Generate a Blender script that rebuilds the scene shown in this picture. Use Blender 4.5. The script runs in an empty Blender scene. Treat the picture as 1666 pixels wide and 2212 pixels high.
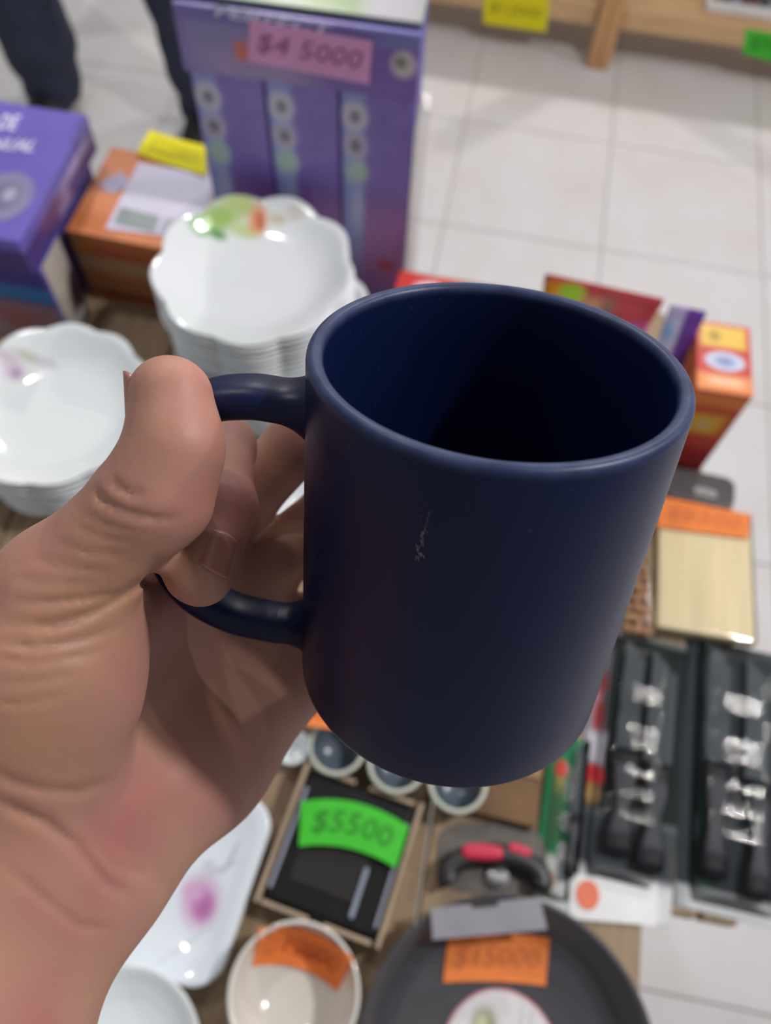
import bpy, bmesh, math, random
import numpy as np
from mathutils import Vector, Matrix

# ---------------------------------------------------------------- camera, world, lights, exposure
SC = bpy.context.scene
COL = SC.collection
FPX, CX, CY = 1800.0, 833.0, 1106.0              # focal length and centre in pixels of the 1666 x 2212 frame
MW = np.array([[0.98245586, 0.17806509, -0.05543747],
               [0.18333183, -0.86761501, 0.46220518],
               [0.03420422, -0.46425964, -0.88503845]])   # lens axes (right, down, forward) -> world
CAM = np.array([0.0, 0.0, 1.518])                # eye height above the floor
cam_data = bpy.data.cameras.new('camera')
cam_data.sensor_fit = 'VERTICAL'
cam_data.sensor_height = 36.0
cam_data.sensor_width = 36.0 * 1666 / 2212
cam_data.lens = FPX / 2212 * 36.0
cam_data.clip_start = 0.01
cam_data.dof.use_dof = True
cam_data.dof.focus_distance = 0.185
cam_data.dof.aperture_fstop = cam_data.lens / 2.5    # about 2.5 mm wide aperture
cam = bpy.data.objects.new('camera', cam_data)
COL.objects.link(cam)
_r = MW @ np.diag([1.0, -1.0, -1.0])
_m = Matrix.Identity(4)
for _i in range(3):
    for _j in range(3):
        _m[_i][_j] = _r[_i, _j]
    _m[_i][3] = CAM[_i]
cam.matrix_world = _m
SC.camera = cam

world = bpy.data.worlds.new('world')
SC.world = world
world.use_nodes = True
_bg = world.node_tree.nodes['Background']
_bg.inputs[0].default_value = (0.93, 0.96, 1.0, 1)
_bg.inputs[1].default_value = 0.27

def bulb(x, y, z, power, size=0.055):
    l = bpy.data.lights.new('ceiling_bulb', 'POINT')
    l.energy = power
    l.shadow_soft_size = size
    l.color = (1.0, 0.985, 0.96)
    o = bpy.data.objects.new('ceiling_bulb', l)
    COL.objects.link(o)
    o.location = (x, y, z)

for bx_, by_, pw_ in ((1.15, 0.62, 98), (-0.80, 0.95, 24), (2.4, 1.5, 55), (-0.9, 3.1, 74), (0.9, 3.1, 74)):
    bulb(bx_, by_, 2.75, pw_)

SC.view_settings.view_transform = 'Standard'
SC.view_settings.look = 'None'
SC.view_settings.exposure = 0.0
SC.view_settings.gamma = 1.0
SC.view_settings.use_curve_mapping = False

# ---------------------------------------------------------------- helpers: places
def lens(px, py, d):                      # point seen at a pixel, d metres along the lens axis, in lens axes
    return np.array([(px - CX) / FPX * d, (py - CY) / FPX * d, d])

def w_of(v):                              # lens axes -> world
    return MW @ np.asarray(v, float) + CAM

def on(px, py, z):                        # world point at height z
    d = MW @ np.array([(px - CX) / FPX, (py - CY) / FPX, 1.0])
    t = (z - CAM[2]) / d[2]
    return Vector(CAM + t * d)

# ---------------------------------------------------------------- helpers: materials
def new_mat(name):
    m = bpy.data.materials.new(name)
    m.use_nodes = True
    nt = m.node_tree
    return m, nt, nt.nodes['Principled BSDF']

def sin_(c):                              # sRGB 0-255 -> linear
    return tuple(((v / 255) / 12.92 if v / 255 <= 0.04045 else ((v / 255 + 0.055) / 1.055) ** 2.4) for v in c) + (1.0,)

def mat(name, rgb, rough=0.5, var=0.06, scale=40.0, bump=0.0, metal=0.0, spec=0.5, trans=0.0, coat=0.0, stretch=(1, 1, 1), detail=4.0):
    m, nt, b = new_mat(name)
    c = sin_(rgb)
    tc = nt.nodes.new('ShaderNodeTexCoord')
    mp = nt.nodes.new('ShaderNodeMapping')
    mp.inputs['Scale'].default_value = stretch
    nz = nt.nodes.new('ShaderNodeTexNoise')
    nz.inputs['Scale'].default_value = scale
    nz.inputs['Detail'].default_value = detail
    nt.links.new(tc.outputs['Object'], mp.inputs[0])
    nt.links.new(mp.outputs[0], nz.inputs['Vector'])
    rp = nt.nodes.new('ShaderNodeValToRGB')
    rp.color_ramp.elements[0].position = 0.3
    rp.color_ramp.elements[1].position = 0.7
    rp.color_ramp.elements[0].color = tuple(max(0, v * (1 - var)) for v in c[:3]) + (1,)
    rp.color_ramp.elements[1].color = tuple(min(1, v * (1 + var)) for v in c[:3]) + (1,)
    nt.links.new(nz.outputs[0], rp.inputs[0])
    nt.links.new(rp.outputs[0], b.inputs['Base Color'])
    b.inputs['Roughness'].default_value = rough
    b.inputs['Metallic'].default_value = metal
    b.inputs['Specular IOR Level'].default_value = spec
    b.inputs['Transmission Weight'].default_value = trans
    b.inputs['Coat Weight'].default_value = coat
    if bump:
        bp = nt.nodes.new('ShaderNodeBump')
        bp.inputs['Strength'].default_value = bump
        bp.inputs['Distance'].default_value = 0.002
        nt.links.new(nz.outputs[0], bp.inputs['Height'])
        nt.links.new(bp.outputs[0], b.inputs['Normal'])
    return m

def printed(name, rgb, layers, axes='xy', rough=0.35, var=0.05, coat=0.0, spec=0.5):
    """flat print: coloured rectangles and ovals placed in object space (metres)"""
    m = mat(name, rgb, rough, var, 30.0, coat=coat, spec=spec)
    nt = m.node_tree
    b = nt.nodes['Principled BSDF']
    col = b.inputs['Base Color'].links[0].from_socket
    tc = nt.nodes.new('ShaderNodeTexCoord')
    sx = nt.nodes.new('ShaderNodeSeparateXYZ')
    nt.links.new(tc.outputs['Object'], sx.inputs[0])
    cb = nt.nodes.new('ShaderNodeCombineXYZ')
    nt.links.new(sx.outputs['xyz'.index(axes[0])], cb.inputs[0])
    nt.links.new(sx.outputs['xyz'.index(axes[1])], cb.inputs[1])
    for lay in layers:
        shape, x, y, w, h, rgb2 = lay[:6]
        rot = lay[6] if len(lay) > 6 else 0.0
        soft = lay[7] if len(lay) > 7 else 0.08
        mp = nt.nodes.new('ShaderNodeMapping')
        mp.vector_type = 'TEXTURE'
        mp.inputs['Location'].default_value = (x, y, 0)
        mp.inputs['Rotation'].default_value = (0, 0, math.radians(rot))
        mp.inputs['Scale'].default_value = (w / 2, h / 2, 1)
        nt.links.new(cb.outputs[0], mp.inputs[0])
        if shape == 'oval':
            ln = nt.nodes.new('ShaderNodeVectorMath'); ln.operation = 'LENGTH'
            nt.links.new(mp.outputs[0], ln.inputs[0]); val = ln.outputs['Value']
        else:
            ab = nt.nodes.new('ShaderNodeVectorMath'); ab.operation = 'ABSOLUTE'
            nt.links.new(mp.outputs[0], ab.inputs[0])
            s2 = nt.nodes.new('ShaderNodeSeparateXYZ'); nt.links.new(ab.outputs[0], s2.inputs[0])
            mx = nt.nodes.new('ShaderNodeMath'); mx.operation = 'MAXIMUM'
            nt.links.new(s2.outputs[0], mx.inputs[0]); nt.links.new(s2.outputs[1], mx.inputs[1]); val = mx.outputs[0]
        mr = nt.nodes.new('ShaderNodeMapRange')
        mr.inputs['From Min'].default_value = 1 - soft
        mr.inputs['From Max'].default_value = 1 + soft
        mr.inputs['To Min'].default_value = 1
        mr.inputs['To Max'].default_value = 0
        nt.links.new(val, mr.inputs['Value'])
        mixn = nt.nodes.new('ShaderNodeMix'); mixn.data_type = 'RGBA'
        nt.links.new(mr.outputs[0], mixn.inputs['Factor'])
        nt.links.new(col, mixn.inputs[6])
        mixn.inputs[7].default_value = sin_(rgb2)
        col = mixn.outputs[2]
    nt.links.new(col, b.inputs['Base Color'])
    return m

def clear_plastic(name, rough=0.08, tint=(1, 1, 1), amount=0.12):
    """thin clear film: mostly see-through with a glossy coat"""
    m = bpy.data.materials.new(name)
    m.use_nodes = True
    nt = m.node_tree
    nt.nodes.clear()
    out = nt.nodes.new('ShaderNodeOutputMaterial')
    tr = nt.nodes.new('ShaderNodeBsdfTransparent'); tr.inputs[0].default_value = tint + (1,)
    gl = nt.nodes.new('ShaderNodeBsdfGlossy'); gl.inputs['Roughness'].default_value = rough
    fr = nt.nodes.new('ShaderNodeFresnel'); fr.inputs[0].default_value = 1.3
    ad = nt.nodes.new('ShaderNodeMath'); ad.operation = 'ADD'; ad.inputs[1].default_value = amount * 0.3; ad.use_clamp = True
    mx = nt.nodes.new('ShaderNodeMixShader')
    nz = nt.nodes.new('ShaderNodeTexNoise'); nz.inputs['Scale'].default_value = 35
    bp = nt.nodes.new('ShaderNodeBump'); bp.inputs['Strength'].default_value = 0.2; bp.inputs['Distance'].default_value = 0.002
    nt.links.new(nz.outputs[0], bp.inputs['Height'])
    nt.links.new(bp.outputs[0], gl.inputs['Normal'])
    nt.links.new(fr.outputs[0], ad.inputs[0])
    nt.links.new(ad.outputs[0], mx.inputs[0])
    nt.links.new(tr.outputs[0], mx.inputs[1])
    nt.links.new(gl.outputs[0], mx.inputs[2])
    nt.links.new(mx.outputs[0], out.inputs[0])
    return m

# ---------------------------------------------------------------- helpers: objects
def tag(o, label=None, cat=None, group=None, kind=None):
    if label: o['label'] = label
    if cat: o['category'] = cat
    if group: o['group'] = group
    if kind: o['kind'] = kind
    return o

def empty(name, loc, rz=0.0, **kw):
    o = bpy.data.objects.new(name, None)
    o.empty_display_size = 0.02
    COL.objects.link(o)
    o.location = loc
    o.rotation_euler = (0, 0, rz)
    return tag(o, **kw)

def link(name, me, material=None, parent=None, loc=None, rz=None, smooth=False):
    if smooth:
        me.polygons.foreach_set('use_smooth', [True] * len(me.polygons))
    if material is not None and not me.materials:
        me.materials.append(material)
    o = bpy.data.objects.new(name, me)
    COL.objects.link(o)
    if parent is not None: o.parent = parent
    if loc is not None: o.location = loc
    if rz is not None: o.rotation_euler = (0, 0, rz)
    return o

def mesh(verts, faces, name='mesh'):
    me = bpy.data.meshes.new(name)
    me.from_pydata([tuple(v) for v in verts], [], faces)
    me.update()
    return me

def bm_mesh(bm, name='mesh'):
    me = bpy.data.meshes.new(name)
    bmesh.ops.recalc_face_normals(bm, faces=bm.faces)
    bm.to_mesh(me)
    bm.free()
    return me

def box_me(x0, x1, y0, y1, z0, z1, bevel=0.0, seg=2):
    bm = bmesh.new()
    bmesh.ops.create_cube(bm, size=1.0)
    bmesh.ops.scale(bm, vec=(x1 - x0, y1 - y0, z1 - z0), verts=bm.verts)
    bmesh.ops.translate(bm, vec=((x0 + x1) / 2, (y0 + y1) / 2, (z0 + z1) / 2), verts=bm.verts)
    if bevel:
        bmesh.ops.bevel(bm, geom=list(bm.edges), offset=bevel, segments=seg, profile=0.6, affect='EDGES')
    return bm_mesh(bm)

def prism_me(pts, z0, z1, bevel=0.0, seg=2):
    """outline (x, y) extruded from z0 to z1"""
    bm = bmesh.new()
    f = bm.faces.new([bm.verts.new((x, y, z0)) for x, y in pts])
    r = bmesh.ops.extrude_face_region(bm, geom=[f])
    bmesh.ops.translate(bm, vec=(0, 0, z1 - z0), verts=[v for v in r['geom'] if isinstance(v, bmesh.types.BMVert)])
    bmesh.ops.recalc_face_normals(bm, faces=bm.faces)
    if bevel:
        bmesh.ops.bevel(bm, geom=list(bm.edges), offset=bevel, segments=seg, profile=0.6, affect='EDGES')
    return bm_mesh(bm)

def lathe_me(profile, n=64, wave=None):
    """profile of (r, z); wave(theta, i) -> (radius factor, z offset)"""
    verts, faces = [], []
    for k in range(n):
        t = 2 * math.pi * k / n
        for i, (r, z) in enumerate(profile):
            fr, dz = wave(t, i) if wave else (1, 0)
            verts.append((r * fr * math.cos(t), r * fr * math.sin(t), z + dz))
    m = len(profile)
    for k in range(n):
        k2 = (k + 1) % n
        for i in range(m - 1):
            a, b, c, d = k * m + i, k2 * m + i, k2 * m + i + 1, k * m + i + 1
            faces.append((a, b, c, d))
    me = mesh(verts, faces)
    bm = bmesh.new(); bm.from_mesh(me)
    bmesh.ops.remove_doubles(bm, verts=bm.verts, dist=1e-6)
    bmesh.ops.recalc_face_normals(bm, faces=bm.faces)
    bm.to_mesh(me); bm.free()
    return me

def spline(pts, n):
    """Catmull-Rom through the points"""
    pts = [np.asarray(p, float) for p in pts]
    P = [2 * pts[0] - pts[1]] + pts + [2 * pts[-1] - pts[-2]]
    out = []
    for i in range(1, len(P) - 2):
        for k in range(n):
            t = k / n
            a, b, c, d = P[i - 1], P[i], P[i + 1], P[i + 2]
            out.append(0.5 * (2 * b + (c - a) * t + (2 * a - 5 * b + 4 * c - d) * t * t + (3 * b - a - 3 * c + d) * t ** 3))
    out.append(pts[-1])
    return out

def sweep_me(path, side, hw, ht, n=20, power=2.6, cap=True):
    """flattened bar along a path; side = constant direction across it"""
    verts, faces = [], []
    side = np.asarray(side, float)
    m = len(path)
    for i, p in enumerate(path):
        tg = path[min(i + 1, m - 1)] - path[max(i - 1, 0)]
        tg = tg / np.linalg.norm(tg)
        s = side - (side @ tg) * tg; s /= np.linalg.norm(s)
        u = np.cross(tg, s)
        w_ = hw(i / (m - 1)) if callable(hw) else hw
        t_ = ht(i / (m - 1)) if callable(ht) else ht
        for k in range(n):
            a = 2 * math.pi * k / n
            ca, sa = math.cos(a), math.sin(a)
            verts.append(p + s * w_ * math.copysign(abs(ca) ** (2 / power), ca) + u * t_ * math.copysign(abs(sa) ** (2 / power), sa))
    for i in range(m - 1):
        for k in range(n):
            k2 = (k + 1) % n
            faces.append((i * n + k, i * n + k2, (i + 1) * n + k2, (i + 1) * n + k))
    if cap:
        faces.append(tuple(range(n)))
        faces.append(tuple((m - 1) * n + k for k in reversed(range(n))))
    me = mesh(verts, faces)
    bm = bmesh.new(); bm.from_mesh(me)
    bmesh.ops.recalc_face_normals(bm, faces=bm.faces)
    bm.to_mesh(me); bm.free()
    return me

def letters_me(txt, size, bend=None, shear=0.0, bold=0.0):
    """lettering as a flat mesh centred on the origin in x-y; bend maps (x, y) -> point"""
    cu = bpy.data.curves.new('letters', 'FONT')
    cu.body = txt
    cu.size = size
    cu.shear = shear
    cu.offset = bold
    cu.align_x = 'CENTER'
    cu.align_y = 'CENTER'
    cu.resolution_u = 2
    o = bpy.data.objects.new('letters', cu)
    COL.objects.link(o)
    dg = bpy.context.evaluated_depsgraph_get()
    me0 = o.evaluated_get(dg).to_mesh()
    vs = [tuple(v.co) for v in me0.vertices]
    fs = [tuple(p.vertices) for p in me0.polygons]
    o.evaluated_get(dg).to_mesh_clear()
    bpy.data.objects.remove(o)
    bpy.data.curves.remove(cu)
    return mesh([bend(x, y) if bend else (x, y, 0) for x, y, _ in vs], fs)

ORD = ['topmost', 'second from the top', 'third from the top', 'fourth from the top', 'fifth from the top', 'sixth from the top', 'seventh from the top', 'eighth from the top', 'ninth from the top', 'tenth from the top', 'eleventh from the top', 'twelfth from the top']
NTH = ['first', 'second', 'third', 'fourth', 'fifth', 'sixth', 'seventh', 'eighth', 'ninth', 'tenth', 'eleventh', 'twelfth']
def copy_tree(o, parent=None):
    c = o.copy()
    COL.objects.link(c)
    c.parent = parent
    for ch in o.children:
        copy_tree(ch, c)
    return c

# ---------------------------------------------------------------- the hand: one skin surface grown from a distance field
def hand_field():
    L = lens
    def cone(p, a, b, r1, r2):
        ba = b - a
        pa = p - a
        t = np.clip((pa @ ba) / (ba @ ba), 0, 1)
        q = pa - t[:, None] * ba
        return np.sqrt((q * q).sum(1)) - (r1 + (r2 - r1) * t)
    def ell(p, c, ax, rad):
        q = (p - c) @ np.asarray(ax).T / np.asarray(rad)
        k0 = np.sqrt((q * q).sum(1))
        k1 = np.sqrt(((q / np.asarray(rad)) ** 2).sum(1)) + 1e-9
        return k0 * (k0 - 1) / k1
    def smin(a, b, k):
        h = np.maximum(k - np.abs(a - b), 0) / k
        return np.minimum(a, b) - h * h * k * 0.25
    def chain(p, pts, k=0.004):
        d = None
        for (a, ra), (b, rb) in zip(pts[:-1], pts[1:]):
            c = cone(p, a, b, ra, rb)
            d = c if d is None else smin(d, c, k)
        return d
    K = HAND_KEYS
    def f(p):
        th = chain(p, K['thumb'][1:], 0.006)
        th = smin(th, chain(p, K['thumb_tip'], 0.004), 0.004)
        tb = chain(p, K['thumb'][:2], 0.006)
        ix = chain(p, K['index'], 0.004)
        md = chain(p, K['middle'], 0.004)
        rg = chain(p, K['ring'], 0.004)
        pk = chain(p, K['little'], 0.004)
        palm = None
        for a, ra, b, rb in K['palm']:
            c = cone(p, a, b, ra, rb)
            palm = c if palm is None else smin(palm, c, 0.014)
        fore = None
        for a, ra, b, rb in K['fore']:
            c = cone(p, a, b, ra, rb)
            fore = c if fore is None else smin(fore, c, 0.02)
        d = smin(palm, fore, 0.022)
        fing = smin(md, rg, 0.0015)
        fing = smin(fing, pk, 0.0015)
        d = smin(d, fing, 0.008)
        d = smin(d, ix, 0.007)
        d = smin(d, chain(p, K['web'], 0.006), 0.014)
        d = smin(d, tb, 0.016)
        d = smin(d, th, 0.0055)
        # creases
        u = CX + FPX * p[:, 0] / p[:, 2]
        v = CY + FPX * p[:, 1] / p[:, 2]
        near = np.abs(d) < 0.006
        if near.any():
            uu, vv, zz = u[near], v[near], p[near, 2]
            add = np.zeros(len(uu))
            for pts, wid, dep, z0, z1 in K['creases']:
                best = np.full(len(uu), 1e9)
                tt = np.zeros(len(uu))
                n = len(pts) - 1
                for i in range(n):
                    ax, ay = pts[i]; bx, by = pts[i + 1]
                    dx, dy = bx - ax, by - ay
                    t = np.clip(((uu - ax) * dx + (vv - ay) * dy) / (dx * dx + dy * dy), 0, 1)
                    dd = np.hypot(uu - ax - t * dx, vv - ay - t * dy)
                    m = dd < best
                    best[m] = dd[m]; tt[m] = (i + t[m]) / n
                fade = np.clip(np.minimum(tt, 1 - tt) * 5, 0.0, 1)
                ok = (zz > z0) & (zz < z1)
                add += np.where(ok, dep * np.exp(-(best / wid) ** 2) * fade, 0)
            d[near] += add
        return d
    return f

def surface(f, lo, hi, h, blk=8):
    """surface nets over a grid of cell size h, only where the coarse grid says the skin passes"""
    n = np.ceil((hi - lo) / h / blk).astype(int) + 1
    g = np.stack(np.meshgrid(*[np.arange(k) for k in n], indexing='ij'), -1).reshape(-1, 3)
    cen = lo + (g * blk + blk / 2 - 0.5) * h
    dc = f(cen)
    act = np.abs(dc) < blk * h * 0.87 + 0.004
    N = n * blk
    F = np.repeat(np.repeat(np.repeat(dc.reshape(n), blk, 0), blk, 1), blk, 2).astype(np.float32)
    o = np.stack(np.meshgrid(*[np.arange(blk)] * 3, indexing='ij'), -1).reshape(-1, 3)
    ga = g[act]
    for s in range(0, len(ga), 400):
        idx = (ga[s:s + 400, None, :] * blk + o[None]).reshape(-1, 3)
        F[idx[:, 0], idx[:, 1], idx[:, 2]] = f(lo + idx * h)
    S = F < 0
    c8 = [(i, j, k) for i in (0, 1) for j in (0, 1) for k in (0, 1)]
    sl = lambda A, d: A[d[0]:N[0] - 1 + d[0], d[1]:N[1] - 1 + d[1], d[2]:N[2] - 1 + d[2]]
    cnt = sum(sl(S, d).astype(np.int8) for d in c8)
    cells = np.argwhere((cnt > 0) & (cnt < 8))
    vid = np.full(N - 1, -1, np.int64)
    vid[cells[:, 0], cells[:, 1], cells[:, 2]] = np.arange(len(cells))
    acc = np.zeros((len(cells), 3)); w = np.zeros(len(cells))
    for ax in range(3):
        for d in c8:
            if d[ax]: continue
            e = list(d); e[ax] = 1
            a = F[cells[:, 0] + d[0], cells[:, 1] + d[1], cells[:, 2] + d[2]].astype(float)
            b = F[cells[:, 0] + e[0], cells[:, 1] + e[1], cells[:, 2] + e[2]].astype(float)
            m = (a < 0) != (b < 0)
            t = np.where(m, a / np.where(m, a - b, 1), 0)
            pos = np.tile(np.array(d, float), (len(cells), 1)); pos[:, ax] += t
            acc[m] += pos[m]; w[m] += 1
    V = lo + (cells + acc / w[:, None]) * h
    quads = []
    for ax in range(3):
        b, c = (ax + 1) % 3, (ax + 2) % 3
        A0 = S[:N[0] - 1, :N[1] - 1, :N[2] - 1]
        sh = [0, 0, 0]; sh[ax] = 1
        A1 = sl(S, sh)
        ed = np.argwhere(A0 != A1)
        ed = ed[(ed[:, b] > 0) & (ed[:, c] > 0)]
        s0 = S[ed[:, 0], ed[:, 1], ed[:, 2]]
        q = []
        for db, dc_ in ((0, 0), (1, 0), (1, 1), (0, 1)):
            i = ed.copy(); i[:, b] -= db; i[:, c] -= dc_
            q.append(vid[i[:, 0], i[:, 1], i[:, 2]])
        q = np.stack(q, 1)
        q[~s0] = q[~s0][:, ::-1]
        quads.append(q)
    Q = np.concatenate(quads)
    Q = Q[(Q >= 0).all(1)]
    return V, Q


# ---------------------------------------------------------------- helpers: things laid out on real surfaces
def ray(px, py):
    return MW @ np.array([(px - CX) / FPX, (py - CY) / FPX, 1.0])

def flat(z):                              # horizontal surface
    return lambda px, py: np.array(on(px, py, z))

def plane(p0, n):                         # any flat face
    p0, n = np.array(p0, float), np.array(n, float)
    def s(px, py):
        d = ray(px, py)
        return CAM + d * (((p0 - CAM) @ n) / (d @ n))
    return s

def to_local(parent, p):
    if parent is None: return tuple(p)
    bpy.context.view_layer.update()
    return tuple(parent.matrix_world.inverted() @ Vector(p))

def quad_fn(quad, surf):
    bow = quad[4] if len(quad) > 4 else 0.0   # how far paper edges arch away from straight
    tl, tr, br, bl = [np.array(q, float) for q in quad[:4]]
    def S(u, v):                          # v = 0 at the top
        q = (tl * (1 - u) + tr * u) * (1 - v) + (bl * (1 - u) + br * u) * v
        return np.array(surf(q[0] + bow * 0.3 * 4 * u * (1 - u), q[1] - bow * 4 * u * (1 - u)))
    return S

def sheet(name, parent, quad, surf, material, thick=0.0007, nu=10, nv=6, lift=0.0002, label=None, curl=0.0):
    """thin sheet of card lying on a surface"""
    S = quad_fn(quad, surf)
    top, bot = [], []
    c = S(.5, .5)
    nrm = np.cross(S(.6, .5) - c, S(.5, .4) - c); nrm /= np.linalg.norm(nrm)
    if nrm @ (CAM - c) < 0: nrm = -nrm
    bpy.context.view_layer.update()
    inv = parent.matrix_world.inverted() if parent else Matrix.Identity(4)
    for i in range(nu + 1):
        for j in range(nv + 1):
            p = S(i / nu, j / nv) + nrm * (lift + curl * ((i / nu - .5) ** 2) * 4 * 0.01)
            bot.append(tuple(inv @ Vector(p)))
            top.append(tuple(inv @ Vector(p + nrm * thick)))
    m = nv + 1
    n = len(top)
    fs = []
    for i in range(nu):
        for j in range(nv):
            a = i * m + j
            fs.append((a, a + 1, a + m + 1, a + m)); fs.append((n + a, n + a + m, n + a + m + 1, n + a + 1))
    rim = [i * m for i in range(nu + 1)] + [nu * m + j for j in range(1, m)] + [i * m + nv for i in range(nu - 1, -1, -1)] + [j for j in range(nv - 1, 0, -1)]
    for a, b in zip(rim, rim[1:] + rim[:1]): fs.append((a, n + a, n + b, b))
    me = mesh(top + bot, fs)
    bm = bmesh.new(); bm.from_mesh(me); bmesh.ops.recalc_face_normals(bm, faces=bm.faces); bm.to_mesh(me); bm.free()
    o = link(name, me, material, parent, smooth=False)
    if label: o['label'] = label
    return o

INK = {}
def writing(parent, quad, surf, txt, rgb=(60, 40, 40), fit=(0.9, 0.7), lift=0.0013, shear=0.15, bold=0.0, name='lettering', off=(0, 0)):
    """lettering stretched to fit inside a quadrilateral on a surface"""
    S = quad_fn(quad, surf)
    me0 = letters_me(txt, 1.0, shear=shear, bold=bold)
    xs = [v.co.x for v in me0.vertices]; ys = [v.co.y for v in me0.vertices]
    x0, x1, y0, y1 = min(xs), max(xs), min(ys), max(ys)
    c = S(.5, .5)
    nrm = np.cross(S(.6, .5) - c, S(.5, .4) - c); nrm /= np.linalg.norm(nrm)
    if nrm @ (CAM - c) < 0: nrm = -nrm
    bpy.context.view_layer.update()
    inv = parent.matrix_world.inverted()
    for v in me0.vertices:
        u = 0.5 + ((v.co.x - x0) / (x1 - x0) - 0.5) * fit[0] + off[0]
        w = 0.5 - ((v.co.y - y0) / (y1 - y0) - 0.5) * fit[1] + off[1]
        v.co = inv @ Vector(S(u, w) + nrm * lift)
    if rgb not in INK: INK[rgb] = mat('ink_%d_%d_%d' % rgb, rgb, 0.6, 0.05)
    return link(name, me0, INK[rgb], parent)

PAPER = {'orange': mat('orange_paper', (240, 132, 62), 0.75, 0.05, 60),
         'green': mat('green_paper', (62, 190, 44), 0.75, 0.05, 60),
         'yellow': mat('yellow_paper', (232, 220, 10), 0.75, 0.04, 60),
         'pink': mat('pink_paper', (226, 160, 208), 0.75, 0.04, 60)}
def price_tag(parent, quad, surf, colour, txt, curl=0.0, ink=(120, 60, 40), fit=(0.82, 0.6), lift=0.0002):
    t = sheet('price_tag', parent, quad, surf, PAPER[colour], 0.0006, label=colour + ' handwritten price tag', curl=curl, lift=lift)
    w = writing(parent, quad, surf, txt, ink, fit, lift=lift + 0.0012 + curl * 0.004)
    mw = w.matrix_world.copy()
    w.parent = t
    return t

def box_thing(name, x0, x1, y0, y1, z0, z1, material, rz=0.0, bevel=0.0015, label=None, cat='box', group=None, piv=None):
    """carton standing at its own place: origin at the middle of its base"""
    cx, cy = (x0 + x1) / 2, (y0 + y1) / 2
    e = empty(name, (cx, cy, z0), rz, label=label, cat=cat, group=group)
    link('carton', box_me(x0 - cx, x1 - cx, y0 - cy, y1 - cy, 0, z1 - z0, bevel), material, e)
    return e

TZ = 0.70                                  # height of the table top

# ---------------------------------------------------------------- floor of single tiles
def tile_material():
    m, nt, b = new_mat('glazed_floor_tile')
    tc = nt.nodes.new('ShaderNodeTexCoord')
    oi = nt.nodes.new('ShaderNodeObjectInfo')
    ad = nt.nodes.new('ShaderNodeVectorMath'); ad.operation = 'ADD'
    sc = nt.nodes.new('ShaderNodeVectorMath'); sc.operation = 'SCALE'; sc.inputs['Scale'].default_value = 7.0
    cb = nt.nodes.new('ShaderNodeCombineXYZ')
    nt.links.new(oi.outputs['Random'], cb.inputs[0]); nt.links.new(oi.outputs['Random'], cb.inputs[1])
    nt.links.new(cb.outputs[0], sc.inputs[0])
    nt.links.new(tc.outputs['Object'], ad.inputs[0]); nt.links.new(sc.outputs[0], ad.inputs[1])
    n1 = nt.nodes.new('ShaderNodeTexNoise'); n1.inputs['Scale'].default_value = 5; n1.inputs['Detail'].default_value = 6; n1.inputs['Roughness'].default_value = 0.6
    nt.links.new(ad.outputs[0], n1.inputs['Vector'])
    rp = nt.nodes.new('ShaderNodeValToRGB')
    rp.color_ramp.elements[0].position = 0.3; rp.color_ramp.elements[0].color = sin_((212, 205, 203))
    rp.color_ramp.elements[1].position = 0.62; rp.color_ramp.elements[1].color = sin_((218, 215, 218))
    nt.links.new(n1.outputs[0], rp.inputs[0])
    nt.links.new(rp.outputs[0], b.inputs['Base Color'])
    b.inputs['Roughness'].default_value = 0.38
    return m
floor = link('floor', box_me(-3.5, 3.5, -1.4, 5.0, -0.03, -0.003), mat('grout', (178, 172, 168), 0.9, 0.08, 50))
tag(floor, 'pale glazed ceramic tile floor of the shop', None, kind='structure')
tile_me = box_me(-0.1985, 0.1985, -0.1985, 0.1985, -0.012, 0.0, 0.0012, 1)
tile_me.materials.append(tile_material())
for i in range(-8, 9):
    for j in range(-7, 8):
        t = bpy.data.objects.new('tile', tile_me)
        COL.objects.link(t)
        t.parent = floor
        t.location = (0.4 * i - 0.1017 + 0.2, 2.0292 + 0.4 * j - 0.2, 0)
        t.rotation_euler = (0, 0, 0)

wall = link('wall_back', box_me(-3.5, 3.5, 5.0, 5.12, -0.012, 2.95), mat('white_wall_paint', (226, 224, 220), 0.8, 0.03, 6))
tag(wall, 'plain white painted wall at the far end of the shop', None, kind='structure')

# ---------------------------------------------------------------- the display table
wood_tab = mat('pale_table_wood', (152, 128, 101), 0.6, 0.18, 18, bump=0.15, stretch=(6, 0.6, 6))
wood_dark = mat('table_frame_wood', (150, 116, 84), 0.65, 0.14, 18, stretch=(6, 6, 0.6))
table = empty('display_table', (-0.22, 0.2, 0), label='low wooden display table of plain planks under the housewares', cat='table')
def tab_local(x, y, z): return (x + 0.22, y - 0.2, z)
spans = [(-0.75 + 0.1 * k, -0.65 + 0.1 * k, -0.40, 0.785) for k in range(10)] + [(0.25, 0.30, 0.080, 0.785), (0.30, 0.335, 0.080, 0.52)]
for x0, x1, y0, y1 in spans:
    link('plank', box_me(-(x1 - x0) / 2 + .0015, (x1 - x0) / 2 - .0015, -(y1 - y0) / 2, (y1 - y0) / 2, -0.022, 0, 0.002, 1), wood_tab, table, loc=tab_local((x0 + x1) / 2, (y0 + y1) / 2, TZ))
for y in (-0.33, 0.2, 0.7):
    x1 = 0.22 if y < 0 else 0.29
    link('cross_beam', box_me(-(x1 + 0.72) / 2, (x1 + 0.72) / 2, -0.025, 0.025, -0.06, 0, 0.003, 1), wood_dark, table, loc=tab_local((x1 - 0.72) / 2, y, TZ - 0.022))
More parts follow.
